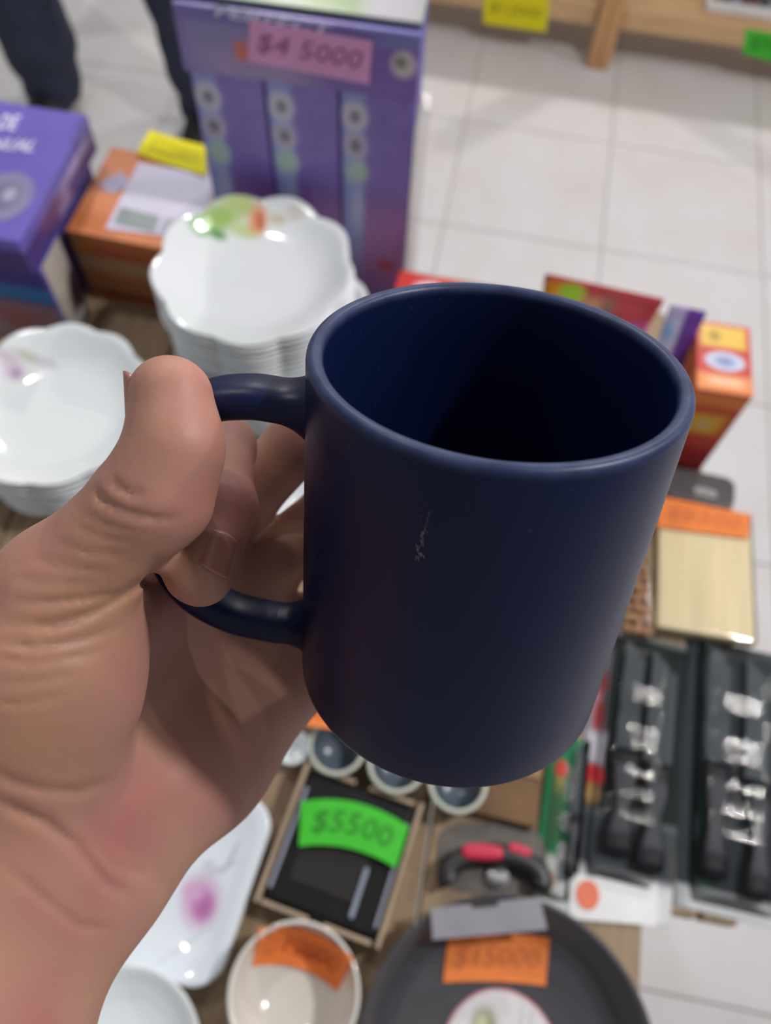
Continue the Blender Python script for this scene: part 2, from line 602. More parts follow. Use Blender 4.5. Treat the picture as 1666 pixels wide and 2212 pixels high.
for x, y in ((-0.70, -0.33), (0.19, -0.33), (-0.70, 0.7), (0.19, 0.7)):
    link('leg', box_me(-0.03, 0.03, -0.03, 0.03, 0, TZ - 0.082, 0.003, 1), wood_dark, table, loc=tab_local(x, y, 0))

# ---------------------------------------------------------------- low wooden shelf across the aisle
shelf_wood = mat('pine_shelf_wood', (206, 168, 124), 0.55, 0.12, 16, bump=0.1, stretch=(0.6, 6, 6))
shelf_post_wood = mat('pine_post_wood', (200, 152, 104), 0.55, 0.14, 16, bump=0.1, stretch=(6, 6, 0.6))
RA, RB = on(1292, 67, 0.108), on(1605, 114, 0.108)
rzs = math.atan2(RB.y - RA.y, RB.x - RA.x)
sh = empty('store_shelf', (0.253, 2.36, 0), rzs, label='low pine wood shelf unit across the aisle with taped price tags', cat='shelf')
for k, (px_, w_) in enumerate(((-0.032, 0.028), (0.0, 0.034))):
    link('post', box_me(-w_ / 2, w_ / 2, -0.025, 0.025, 0, 1.0, 0.003, 1), shelf_post_wood, sh, loc=(px_, 0, 0))
for sx in (-1.05, 1.05):
    link('post', box_me(-0.02, 0.02, -0.025, 0.025, 0, 1.0, 0.003, 1), shelf_post_wood, sh, loc=(sx, 0, 0))
    link('post', box_me(-0.02, 0.02, -0.025, 0.025, 0, 1.0, 0.003, 1), shelf_post_wood, sh, loc=(sx, 0.42, 0))
for x0, x1 in ((-1.03, -0.048), (0.019, 1.03)):
    link('front_rail', box_me(x0, x1, -0.012, 0.012, 0.108, 0.168, 0.003, 1), shelf_wood, sh, loc=(0, 0.012, 0))
for k in range(4):
    link('shelf_board', box_me(-1.03, 1.03, -0.049, 0.049, 0.146, 0.164, 0.002, 1), shelf_wood, sh, loc=(0, 0.078 + 0.1 * k, 0))
for k in range(4):
    link('shelf_board', box_me(-1.03, 1.03, -0.049, 0.049, 0.60, 0.618, 0.002, 1), shelf_wood, sh, loc=(0, 0.078 + 0.1 * k, 0))
bpy.context.view_layer.update()
_f = sh.matrix_world
rail_face = plane(_f @ Vector((0, -0.0005, 0.14)), (_f.to_3x3() @ Vector((0, -1, 0))))
price_tag(sh, [(1048, -25), (1188, -4), (1180, 69), (1044, 50)], rail_face, 'yellow', '$12000', ink=(150, 130, 10), fit=(0.8, 0.35), lift=0.001)
price_tag(sh, [(1612, 62), (1745, 84), (1740, 150), (1605, 115)], rail_face, 'green', '$9500', ink=(40, 120, 30), lift=0.001)
# small bottles standing in the white tray and red cartons beside them
def shelf_at(x, y): return _f @ Vector((x, y, 0.164))
tray = link('bottle_tray', prism_me([(-0.15, -0.03), (0.15, -0.03), (0.15, 0.03), (-0.15, 0.03)], 0, 0.022, 0.002, 1), mat('white_tray', (232, 230, 232), 0.5), None, loc=tuple(shelf_at(0.385, 0.075) + Vector((0, 0, 0.0006))), rz=rzs)
tag(tray, 'shallow white tray under the row of small bottles on the shelf', 'tray')
bprof = [(0, 0), (0.0105, 0), (0.0115, 0.002), (0.0115, 0.05), (0.009, 0.058), (0.005, 0.062), (0.005, 0.066), (0.0065, 0.066), (0.0065, 0.085), (0, 0.085)]
bme = lathe_me(bprof, 16)
caps = [mat('bottle_glass_%d' % k, c, 0.25) for k, c in enumerate(((120, 74, 78), (70, 78, 92), (150, 158, 168), (96, 48, 52)))]
for k in range(11):
    bb = bme.copy(); bb.materials.append(caps[k % 4])
    o = link('bottle', bb, None, None, loc=tuple(shelf_at(0.26 + 0.025 * k, 0.075) + Vector((0, 0, 0.0228))), rz=rzs, smooth=True)
    tag(o, NTH[k] + ' small cosmetics bottle from the left in the white shelf tray', 'bottle', 'small bottles on the pine shelf')
rc = mat('red_carton', (176, 70, 70), 0.5)
rcm = box_me(-0.022, 0.022, -0.03, 0.03, 0, 0.10, 0.001, 1); rcm.materials.append(rc)
for k in range(3):
    o = link('carton', rcm, None, None, loc=tuple(shelf_at(0.565 + 0.048 * k, 0.075) + Vector((0, 0, 0.0008))), rz=rzs)
    tag(o, NTH[k] + ' small red carton to the right of the bottle tray on the shelf', 'box', 'red cartons on the pine shelf')

# ---------------------------------------------------------------- person standing behind the boxes
def person():
    def cone(p, a, b, r1, r2):
        a, b = np.array(a), np.array(b); ba = b - a; pa = p - a
        t = np.clip((pa @ ba) / (ba @ ba), 0, 1)
        q = pa - t[:, None] * ba
        return np.sqrt((q * q).sum(1)) - (r1 + (r2 - r1) * t)
    def smin(a, b, k):
        h = np.maximum(k - np.abs(a - b), 0) / k
        return np.minimum(a, b) - h * h * k * 0.25
    A = np.array(on(118, 262, 0)); B = np.array(on(448, 300, 0))
    A[1] += 0.05; B[1] += 0.05
    hip = (A + B) / 2 + np.array([0, 0.12, 0.98])
    legs = []
    for foot, s in ((A, -1), (B, 1)):
        kn = foot + np.array([-0.02 * s - 0.02, -0.01, 0.50]); hp = hip + np.array([0.09 * s, 0, -0.06])
        legs.append([(foot + np.array([0, 0, 0.07]), 0.074), (foot + np.array([0.0, 0, 0.2]), 0.080), (kn, 0.092), (hp, 0.112)])
    def f(p):
        d = None
        for lg in legs:
            c = None
            for (a, ra), (b, rb) in zip(lg[:-1], lg[1:]):
                e = cone(p, a, b, ra, rb)
                c = e if c is None else smin(c, e, 0.05)
            z = p[:, 2]
            c = c + 0.004 * np.sin(z * 70 + p[:, 0] * 30) * np.clip(1 - z / 0.6, 0, 1)      # folds above the hem
            c = np.maximum(c, 0.035 - z)
            d = c if d is None else smin(d, c, 0.03)
        d = smin(d, cone(p, hip + np.array([-0.07, 0, 0.02]), hip + np.array([0.07, 0, 0.02]), 0.125, 0.125), 0.08)
        return np.maximum(d, p[:, 2] - (hip[2] + 0.10))
    lo = np.minimum(A, B) + np.array([-0.2, -0.2, 0.0]); hi = np.maximum(A, B) + np.array([0.25, 0.35, 1.15])
    V, Q = surface(f, lo, hi, 0.011)
    base = np.array([(A[0] + B[0]) / 2, (A[1] + B[1]) / 2, 0])
    me = bpy.data.meshes.new('trousers'); me.from_pydata((V - base).tolist(), [], Q.tolist()); me.update()
    o = link('person', me, mat('dark_denim', (44, 49, 70), 0.85, 0.15, 60, bump=0.3), None, loc=tuple(base), smooth=True)
    md = o.modifiers.new('soften', 'SMOOTH'); md.factor = 0.5; md.iterations = 3
    tag(o, 'person in dark navy trousers and black shoes standing behind the purple boxes', 'person')
    for foot in (A, B):
        vs = [foot + np.array(q) for q in ((0, 0.09, 0.045), (0, 0.0, 0.055), (0, -0.09, 0.05), (0, -0.16, 0.036))]
        path = spline(vs, 6)
        link('shoe', sweep_me([p - base for p in path], (1, 0, 0), lambda t: 0.042 - 0.018 * (abs(t - .45) * 1.6) ** 3, lambda t: 0.043 - 0.016 * t, 20, 2.8), mat('black_shoe', (34, 32, 34), 0.5), o, smooth=True)
person()

# ---------------------------------------------------------------- purple kitchen-appliance boxes, back left
violet = mat('violet_carton', (112, 98, 190), 0.4, 0.05, 20, coat=0.1)
side_print = printed('violet_side_print', (82, 62, 130), [('rect', 0.0, 0.03, 0.06, 0.03, (150, 130, 180), 90, 0.4), ('rect', 0.05, 0.028, 0.07, 0.016, (176, 160, 200), 0, 0.4), ('rect', -0.03, 0.024, 0.05, 0.02, (108, 70, 120), 0, 0.5)], 'yz', 0.4)
top_box = empty('appliance_box', (-0.583, 0.6665, 0.831), 0, label='violet appliance box with white lettering on its lid, topmost at far left', cat='box')
link('lid', box_me(-0.117, 0.117, -0.1015, 0.1015, 0.03, 0.047, 0.0015, 1), violet, top_box)
link('carton', box_me(-0.1165, 0.1165, -0.101, 0.101, 0, 0.0298, 0.001, 1), side_print, top_box)
lid = flat(0.831 + 0.047)
writing(top_box, [(-190, 232), (48, 248), (36, 285), (-205, 270)], lid, 'EXTRACTOR DE', (232, 228, 250), (1, 0.9), 0.0006, 0.25, 0.02)
writing(top_box, [(-170, 286), (84, 302), (66, 338), (-190, 322)], lid, 'JUGO MANUAL', (232, 228, 250), (1, 0.9), 0.0006, 0.25, 0.02)
grey_print = printed('juicer_picture', (128, 120, 178), [('oval', 0, 0, 0.052, 0.066, (150, 146, 176), 0, 0.3), ('oval', 0, 0, 0.034, 0.044, (120, 116, 150), 0, 0.3), ('oval', 0.004, 0.004, 0.014, 0.02, (176, 174, 196), 0, 0.4)], 'xy')
pc = on(10, 425, 0.878)
_pic = link('printed_picture', prism_me([(0.031 * math.cos(a), 0.038 * math.sin(a)) for a in np.linspace(0, 2 * math.pi, 25)[:-1]], 0, 0.0006), grey_print, top_box, loc=to_local(top_box, (pc.x, pc.y, 0.8781)))
low_front = printed('appliance_front_print', (74, 62, 150), [('rect', 0, 0.088, 0.30, 0.024, (48, 132, 200), 0, 0.1), ('rect', 0, 0.03, 0.30, 0.085, (158, 130, 146), 0, 0.1), ('oval', 0.06, 0.036, 0.07, 0.05, (176, 108, 122), 0, 0.5), ('oval', 0.00, 0.02, 0.08, 0.04, (168, 160, 172), 0, 0.5)], 'xz')
low_side = printed('appliance_side_print', (196, 186, 176), [('oval', 0.017, 0.045, 0.036, 0.085, (48, 36, 42), -12, 0.25), ('oval', 0.006, 0.020, 0.024, 0.018, (176, 168, 164), 20, 0.4), ('rect', -0.027, 0.06, 0.007, 0.16, (88, 72, 150), 0, 0.3), ('rect', 0.027, 0.10, 0.008, 0.08, (60, 44, 60), 0, 0.4), ('rect', 0.0, 0.004, 0.07, 0.016, (54, 42, 52), 0, 0.5)], 'yz')
low_box = empty('appliance_box', (-0.581, 0.602, TZ), 0, label='violet and blue appliance box under the lettered one, picture on its side', cat='box')
link('carton', box_me(-0.117, 0.117, -0.030, 0.030, 0, 0.13, 0.001, 1), low_front, low_box)
link('side_panel', box_me(0.1172, 0.1182, -0.029, 0.029, 0.001, 0.129), low_side, low_box)
back_box = box_thing('appliance_box', -0.698, -0.482, 0.636, 0.765, TZ, 0.83, mat('violet_carton_plain', (92, 80, 160), 0.45), 0, 0.001, 'plain violet box hidden behind the blue striped appliance box', 'box')

# ---------------------------------------------------------------- orange wood-print box with instruction card
ob = empty('kitchen_scale_box', (-0.4075, 0.724, TZ), math.radians(-2), label='orange wood-print box with a white card and yellow price tag on top', cat='box')
orange_print = printed('orange_wood_print', (196, 122, 74), [('rect', 0, 0.098, 0.30, 0.02, (206, 118, 70), 0, 0.4), ('rect', -0.05, 0.088, 0.03, 0.016, (206, 160, 44), 0, 0.4), ('rect', 0.0, 0.085, 0.10, 0.014, (190, 92, 58), 0, 0.6), ('rect', 0, 0.064, 0.30, 0.022, (184, 146, 106), 0, 0.5), ('rect', 0, 0.036, 0.30, 0.026, (170, 110, 66), 0, 0.5), ('rect', 0, 0.014, 0.30, 0.016, (128, 66, 38), 0, 0.5)], 'xz', 0.5, 0.12)
link('carton', box_me(-0.0605, 0.0605, -0.072, 0.072, 0, 0.1085, 0.001, 1), orange_print, ob)
lid_print = printed('orange_lid_print', (224, 140, 92), [('oval', -0.045, 0.02, 0.05, 0.06, (230, 150, 110), 0, 0.6), ('rect', -0.04, -0.055, 0.06, 0.03, (206, 120, 70), 0, 0.6)], 'xy', 0.45)
link('lid', box_me(-0.061, 0.061, -0.0725, 0.0725, 0.1086, 0.111, 0.0008, 1), lid_print, ob)
ztop = TZ + 0.1112
card_mat = mat('white_card', (222, 216, 236), 0.5, 0.03)
sheet('instruction_card', ob, [(300, 352), (462, 380), (440, 520), (228, 495)], flat(ztop), card_mat, 0.0008, label='white printed card')
sheet('instruction_card', ob, [(212, 398), (262, 372), (285, 400), (240, 420)], flat(ztop), mat('grey_card', (196, 186, 214), 0.5), 0.0005)
sheet('scale_display', ob, [(262, 448), (345, 468), (335, 502), (246, 482)], flat(ztop + 0.0012), mat('grey_green_screen', (150, 160, 158), 0.3, 0.2, 30), 0.0004, label='printed picture of a grey display')
sheet('scale_display', ob, [(355, 470), (410, 480), (402, 510), (345, 500)], flat(ztop + 0.0012), mat('grey_print', (190, 184, 200), 0.4, 0.1, 30), 0.0004)
price_tag(ob, [(325, 284), (445, 318), (446, 382), (296, 334)], flat(ztop + 0.0014), 'yellow', '$22000', ink=(200, 186, 10), curl=0.2)

# ---------------------------------------------------------------- tall purple counter display
DX0, DX1, DYF, DZ = -0.3135, -0.088, 0.722, 1.058
DW = DX1 - DX0
disp = empty('counter_display', ((DX0 + DX1) / 2, DYF + 0.03, TZ), math.radians(1.5), label='tall violet cardboard counter display with a pink price tag', cat='display box')
dmat = mat('violet_display_card', (98, 76, 150), 0.4, 0.12, 9, coat=0.15)
hh = DZ - TZ
link('back_box', box_me(-DW / 2, DW / 2, -0.024, 0.03, 0, hh, 0.001, 1), mat('violet_display_side', (100, 90, 170), 0.45), disp)
for k, fx in enumerate((-1, 0, 1)):
    w3 = DW / 3
    lay = [('rect', 0, 0.130, 0.08, 0.05, (136, 84, 166), 0, 0.8), ('rect', 0, 0.090, 0.08, 0.10, (172, 126, 184), 0, 0.5),
           ('rect', -0.023, 0.185, 0.022, 0.24, (150, 164, 222), 0, 0.35),
           ('oval', -0.022, 0.262, 0.026, 0.032, (206, 200, 214), 0, 0.25), ('oval', -0.022, 0.262, 0.011, 0.015, (130, 122, 140), 0, 0.4),
           ('oval', -0.021, 0.228, 0.025, 0.032, (188, 178, 200), 0, 0.25), ('oval', -0.021, 0.228, 0.011, 0.015, (120, 112, 132), 0, 0.4),
           ('oval', -0.020, 0.196, 0.024, 0.03, (176, 198, 190), 0, 0.3), ('oval', -0.019, 0.140, 0.014, 0.06, (186, 190, 226), 0, 0.5),
           ('oval', 0.016, 0.065, 0.018, 0.018, (176, 90, 110), 0, 0.4)]
    link('front_panel', box_me(-w3 / 2 + 0.0015, w3 / 2 - 0.0015, -0.004, 0, 0.004, hh * 0.815, 0.0008, 1), printed('display_panel_print_%d' % k, (128, 104, 186), lay, 'xz', 0.35, 0.1, 0.15), disp, loc=(fx * w3, -0.026, 0))
head_lay = [('rect', -0.075, 0.025, 0.075, 0.075, (140, 128, 180), 0, 0.3), ('oval', -0.072, 0.052, 0.012, 0.012, (60, 56, 90), 0, 0.4), ('rect', -0.04, -0.008, 0.10, 0.035, (160, 136, 184), 0, 0.4),
            ('rect', -0.053, 0.012, 0.016, 0.018, (216, 110, 96), 0, 0.3), ('oval', 0.100, 0.02, 0.024, 0.026, (206, 196, 200), 0, 0.25), ('oval', 0.097, 0.022, 0.012, 0.012, (130, 130, 120), 0, 0.4),
            ('rect', 0.09, 0.043, 0.06, 0.014, (128, 150, 214), 0, 0.4), ('rect', 0, 0.043, 0.24, 0.012, (116, 104, 176), 0, 0.4)]
hd = link('header_panel', box_me(-DW / 2 - 0.002, DW / 2 + 0.002, -0.006, 0, -0.016, 0.05, 0.001, 1), printed('display_header_print', (124, 92, 176), head_lay, 'xz', 0.35, 0.1, 0.15), disp, loc=(0, -0.030, hh - 0.05))
bpy.context.view_layer.update()
fn = disp.matrix_world.to_3x3() @ Vector((0, -1, 0))
face = plane(disp.matrix_world @ Vector((0, -0.0365, 0.3)), fn)
price_tag(disp, [(540, 42), (806, 88), (798, 180), (536, 130)], face, 'pink', '$4 5000', ink=(150, 84, 130), fit=(0.86, 0.5), lift=0.0012)
writing(disp, [(465, 8), (722, 52), (718, 78), (462, 34)], face, 'PERFECT', (214, 214, 240), (1, 0.9), 0.0008, 0.2, 0.03)
link('top_flap', box_me(-DW / 2, DW / 2, -0.024, 0.03, 0, 0.004), printed('green_top_print', (150, 166, 140), [('rect', 0.03, 0, 0.05, 0.04, (132, 152, 96), 0, 0.4), ('rect', 0.085, 0, 0.05, 0.06, (180, 172, 182), 0, 0.4)], 'xy'), disp, loc=(0, 0, hh + 0.0002))
link('plastic_sleeve', box_me(0.0, 0.010, -0.028, 0.026, 0.002, hh * 0.72), clear_plastic('clear_sleeve', 0.15, amount=0.5), disp, loc=(DW / 2 + 0.001, 0, 0))

# ---------------------------------------------------------------- white opal dishes
opal = mat('white_opal_glass', (243, 246, 248), 0.12, 0.01, 10, coat=0.4)
def scallop(n, amp, lift=0.0):
    def w(prof_n):
        def f(t, i):
            s = i / (prof_n - 1)
            k = max(0.0, 1 - abs(s - 0.5) * 2.4)           # strongest at the rim in the middle of the profile
            c = abs(math.cos(n * t / 2))
            return 1 + amp * k * (c - 0.5), lift * k * (c - 0.5)
        return f
    return w
def bowl_profile(R, h, foot, th=0.0035, flat_w=0.0):
    out = [(0, 0.003), (foot - 0.004, 0.003), (foot - 0.002, 0), (foot, 0), (foot + 0.002, 0.004)]
    for k in range(1, 8):
        s = k / 8
        out.append((foot + 0.002 + (R - foot - 0.002) * s ** 0.75, 0.004 + (h - 0.004) * s ** 1.7))
    out += [(R - 0.0008, h - 0.0012), (R, h), (R - 0.0012, h + 0.0008)]
    for k in range(7, 0, -1):
        s = k / 8
        out.append((max(0.002, foot + 0.002 + (R - foot - 0.002) * s ** 0.75 - th * 0.6), 0.004 + (h - 0.004) * s ** 1.7 + th * 0.8))
    out += [(foot - 0.004, 0.006), (0, 0.006)]
    return out
def opal_me(R, h, foot, n=9, amp=0.07, lift=0.004):
    pr = bowl_profile(R, h, foot)
    return lathe_me(pr, 144, scallop(n, amp, lift)(len(pr)))
def stack(cx, cy, z0, n, dz, me, label_top, label_rest, group, top_mat, name='bowl', wob=0.001, seed=1, cat='bowl', lobes=9):
    rnd = random.Random(seed)
    for k in range(n):
        m2 = me.copy()
        m2.materials.clear(); m2.materials.append(top_mat if k == n - 1 else opal)
        last = k == n - 1
        o = link(name, m2, None, None, loc=(cx + (0 if last else rnd.uniform(-wob, wob)), cy + (0 if last else rnd.uniform(-wob, wob)), z0 + dz * k), rz=0 if last else rnd.randrange(lobes) * 2 * math.pi / lobes, smooth=True)
        tag(o, label_top if last else label_rest.replace('#', ORD[n - 1 - k]), cat, group)
# fluted plates: top one with green leaves and an orange flower
P1 = on(548, 575, 0.868)
def dec(px, py, z, c): 
    q = on(px, py, z); return q.x - c.x, q.y - c.y
z1 = 0.868
l1 = []
for (px, py, w, h, col, rot) in ((445, 492, .030, .018, (150, 196, 120), 20), (480, 475, .042, .024, (172, 204, 116), 30), (520, 455, .040, .022, (196, 212, 140), 10), (470, 500, .018, .010, (110, 168, 104), 0), (430, 498, .014, .012, (120, 176, 110), 0), (530, 490, .034, .016, (206, 220, 160), 5), (557, 474, .020, .026, (238, 160, 120), 0), (562, 476, .008, .016, (214, 110, 78), 15), (600, 474, .020, .010, (220, 206, 184), 0), (640, 470, .02, .014, (228, 222, 214), 0)):
    dx, dy = dec(px, py, z1 - 0.012, P1); l1.append(('oval', dx, dy, w, h, col, rot, 0.45))
dish_print = printed('opal_leaf_decal', (243, 246, 248), l1, 'xy', 0.12, 0.01, 0.4)
pl_me = opal_me(0.102, 0.030, 0.045, 9, 0.085, 0.005)
big_me = opal_me(0.110, 0.026, 0.05, 9, 0.09, 0.006)
stack(P1.x + 0.016, P1.y - 0.004, TZ, 9, 0.0075, big_me, 'large white fluted plate directly under the leaf bowls, topmost of its stack', 'large white fluted plate under the leaf bowls, # of its stack', 'large fluted plates below the leaf bowls', opal, 'plate', 0.0012, 3, 'plate')
stack(P1.x, P1.y, TZ + 0.078, 9, 0.0075, pl_me, 'white fluted bowl with green leaves and orange flower, topmost of its stack', 'plain white fluted bowl # in the leaf and orange flower stack', 'fluted leaf bowls in the back stack', dish_print, 'bowl', 0.001, 5)
# second stack, pink flower
P2 = on(112, 866, 0.80)
l2 = []
for (px, py, w, h, col) in ((25, 790, .022, .022, (226, 206, 224)), (28, 795, .010, .010, (190, 160, 196)), (60, 765, .03, .010, (206, 208, 196)), (15, 772, .02, .012, (216, 200, 214)), (95, 772, .02, .01, (220, 216, 224))):
    dx, dy = dec(px, py, 0.79, P2); l2.append(('oval', dx, dy, w, h, col, 0, 0.5))
stack(P2.x, P2.y, TZ, 9, 0.0085, opal_me(0.100, 0.032, 0.045, 11, 0.05, 0.003), 'white fluted bowl with a faint pink flower, topmost of the stack behind the thumb', 'plain white fluted bowl # in the pink flower stack', 'pink flower bowls stacked behind the thumb', printed('opal_pink_decal', (243, 246, 248), l2, 'xy', 0.1, 0.01, 0.4), 'bowl', 0.001, 8, lobes=11)
# square plates with a pink flower, partly behind the wrist
C1, C2 = on(602, 1742, 0.722), on(463, 2152, 0.722)
ang = math.atan2(C1.y - C2.y, C1.x - C2.x) - math.pi / 2
ed = (C1 - C2).length
cen = (C1 + C2) / 2 + Vector((-math.cos(ang), -math.sin(ang), 0)) * ed / 2
def square_plate_me(s, h):
    def ring(sc, z, r):
        out = []
        q = s / 2 * sc
        for cxs, cys, a0 in ((1, 1, 0), (-1, 1, 90), (-1, -1, 180), (1, -1, 270)):
            for k in range(7):
                a = math.radians(a0 + 15 * k)
                out.append((cxs * (q - r) + r * math.cos(a), cys * (q - r) + r * math.sin(a), z))
        return out
    rings = [ring(0.55, 0.0, 0.02), ring(0.6, 0.0, 0.02), ring(0.85, h * 0.55, 0.024), ring(1.0, h, 0.026), ring(1.0, h + 0.0025, 0.026), ring(0.97, h + 0.003, 0.026), ring(0.84, h * 0.55 + 0.003, 0.024), ring(0.60, 0.004, 0.02), ring(0.3, 0.0035, 0.015)]
    n = len(rings[0]); vs = [v for r in rings for v in r]; fs = []
    for i in range(len(rings) - 1):
        for k in range(n):
            fs.append((i * n + k, i * n + (k + 1) % n, (i + 1) * n + (k + 1) % n, (i + 1) * n + k))
    fs.append(tuple(range(n))); fs.append(tuple((len(rings) - 1) * n + k for k in reversed(range(n))))
    me = mesh(vs, fs)
    bm = bmesh.new(); bm.from_mesh(me); bmesh.ops.recalc_face_normals(bm, faces=bm.faces); bm.to_mesh(me); bm.free()
    return me
def sq_local(px, py):
    q = on(px, py, 0.718) - cen; ca, sa = math.cos(-ang), math.sin(-ang)
    return q.x * ca - q.y * sa, q.x * sa + q.y * ca
l3 = []
for (px, py, w, h, col, rot) in ((432, 1945, .030, .038, (206, 150, 196), 20), (440, 1960, .016, .02, (186, 112, 170), 0), (415, 1925, .016, .014, (214, 170, 204), 0), (470, 1880, .036, .004, (196, 200, 206), 40), (500, 1850, .03, .004, (190, 196, 202), 80), (400, 2040, .05, .003, (210, 214, 220), 50), (450, 1870, .010, .010, (206, 206, 212), 0)):
    x, y = sq_local(px, py); l3.append(('oval', x, y, w, h, col, rot, 0.5))
sq_me = square_plate_me(ed, 0.014)
sq_print = printed('opal_square_decal', (226, 232, 240), l3, 'xy', 0.12, 0.01, 0.4)
for k in range(3):
    m2 = sq_me.copy(); m2.materials.append(sq_print if k == 2 else opal)
    o = link('square_plate', m2, None, None, loc=(cen.x, cen.y, TZ + 0.0052 * k), rz=ang, smooth=True)
    tag(o, 'square white plate with pink flower beside the wrist, topmost' if k == 2 else 'plain square white plate ' + ORD[2 - k] + ' under the pink flower plate by the wrist', 'plate', 'square plates beside the wrist')
# round white bowl at the bottom edge and small cream bowl with a tag
BB = on(252, 2290, 0.735)
o = link('bowl', lathe_me(bowl_profile(0.066, 0.036, 0.03), 96), opal, None, loc=(BB.x, BB.y, TZ), smooth=True)
tag(o, 'plain round white bowl at the bottom edge below the square plates', 'bowl')
cream = mat('cream_glaze', (222, 219, 212), 0.1, 0.02, 8, coat=0.5)
CB = on(635, 2146, 0.762)
cb = empty('bowl', (CB.x, CB.y, TZ), label='small cream glazed bowl with an orange price tag over its rim', cat='bowl')
def deep_profile(R, h, foot):
    out = [(0, 0.003), (foot - 0.003, 0.003), (foot, 0), (foot + 0.002, 0.001)]
    for k in range(1, 10):
        a = k / 10 * math.pi / 2
        out.append((foot + (R - foot) * math.sin(a) ** 0.8, 0.003 + (h - 0.003) * (1 - math.cos(a))))
    out += [(R, h), (R - 0.0015, h + 0.0012), (R - 0.0032, h)]
    for k in range(9, 0, -1):
        a = k / 10 * math.pi / 2
        out.append((foot + (R - foot) * math.sin(a) ** 0.8 - 0.0032, 0.006 + (h - 0.006) * (1 - math.cos(a))))
    out += [(foot * 0.5, 0.0055), (0, 0.005)]
    return out
CBR, CBH = 0.0520, 0.062
link('body', lathe_me(deep_profile(CBR, CBH, 0.024), 96), cream, cb, smooth=True)
def cb_surf(px, py):                       # inner far wall of the bowl
    q = np.array(on(px, py, TZ + CBH + 0.001))
    c = np.array([CB.x, CB.y]); d = q[:2] - c; r = np.linalg.norm(d)
    if r > CBR - 0.003: return q
    # step down along the sight line until it meets the wall
    dr = ray(px, py); p = q.copy()
    for _ in range(80):
        p = p + dr * 0.0007
        r = np.linalg.norm(p[:2] - c)
        best = 0
        hz = p[2] - TZ
        # inner radius at this height
        s = np.clip(1 - (hz - 0.006) / (CBH - 0.006), 0, 1)
        rin = 0.024 + (CBR - 0.024) * math.sin(math.acos(s)) ** 0.8 - 0.0036 if s < 1 else 0.02
        if r >= rin or hz < 0.01: break
    return p
price_tag(cb, [(562, 2002), (764, 2070), (728, 2142), (545, 2088), 24.0], cb_surf, 'orange', '$12000', ink=(200, 96, 44), fit=(0.8, 0.5), lift=0.0008)

# ---------------------------------------------------------------- black boxed set in a cardboard tray
BL = [on(650, 1640, 0.735), on(920, 1738, 0.735), on(816, 2050, 0.735), on(560, 1950, 0.735)]
bc = sum(BL, Vector()) / 4
brz = math.atan2((BL[1] - BL[0]).y, (BL[1] - BL[0]).x)
bw = (((BL[1] - BL[0]).length) + (BL[2] - BL[3]).length) / 2
bh = (((BL[3] - BL[0]).length) + (BL[2] - BL[1]).length) / 2
kb = empty('boxed_set', (bc.x, bc.y, TZ), brz, label='black boxed set with clear lid and green price tag in a cardboard tray', cat='box')
cardb = mat('tan_cardboard', (170, 148, 126), 0.8, 0.1, 40, bump=0.1)
link('tray_base', box_me(-bw / 2, bw / 2, -bh / 2, bh / 2, 0, 0.003), cardb, kb)
for sx in (-1, 1):
    link('tray_wall', box_me(-0.002, 0.002, -bh / 2, bh / 2, 0.0032, 0.035, 0.0006, 1), cardb, kb, loc=(sx * (bw / 2 - 0.002), 0, 0))
for sy in (-1, 1):
    for sx in (-1, 1):
        link('tray_wall', box_me(-bw / 4 + 0.006, bw / 4 - 0.008, -0.002, 0.002, 0.0032, 0.035 if sy < 0 else 0.03, 0.0006, 1), cardb, kb, loc=(sx * bw / 4, sy * (bh / 2 - 0.002), 0))
blackp = mat('black_satin_plastic', (20, 20, 21), 0.45, 0.1, 30, spec=0.25)
link('black_case', box_me(-bw / 2 + 0.006, bw / 2 - 0.006, -bh / 2 + 0.006, bh / 2 - 0.006, 0.0034, 0.027, 0.004, 3), blackp, kb)
link('inner_block', box_me(-0.036, 0.026, -0.036, 0.034, 0.0272, 0.0285, 0.001, 2), mat('charcoal_panel', (42, 39, 38), 0.5, 0.1, 30, spec=0.25), kb)
cl = clear_plastic('clear_lid_film', 0.06, amount=0.25)
for sx in (-1, 1):
    link('lid_edge', box_me(-0.0016, 0.0016, -bh / 2 + 0.014, bh / 2 - 0.02, 0, 0.0035, 0.0012, 2), mat('lid_edge_reflection', (150, 156, 170), 0.08, 0.05), kb, loc=(sx * (bw / 2 - 0.0085), 0, 0.0272))  # pale opaque strips: bright reflections along the lid edges, put into the colour
link('lid_ridge', box_me(-0.0022, 0.0022, -0.021, 0.021, 0, 0.004, 0.0015, 2), mat('lid_ridge_reflection', (148, 154, 172), 0.1, 0.05), kb, loc=(0.026, -0.026, 0.0287))  # same for the ridge: its bright reflection is painted pale
gq = [(652, 1728), (884, 1784), (855, 1878), (645, 1832)]
def green_surf(px, py):
    p = np.array(on(px, py, TZ + 0.0335)); return p
def curved_tag(px, py):
    # the tag lies over the lid and its far edge sags to the right
    return np.array(on(px, py, TZ + 0.034))
t = sheet('price_tag', kb, gq, curved_tag, PAPER['green'], 0.0006, 16, 8, label='green handwritten price tag')
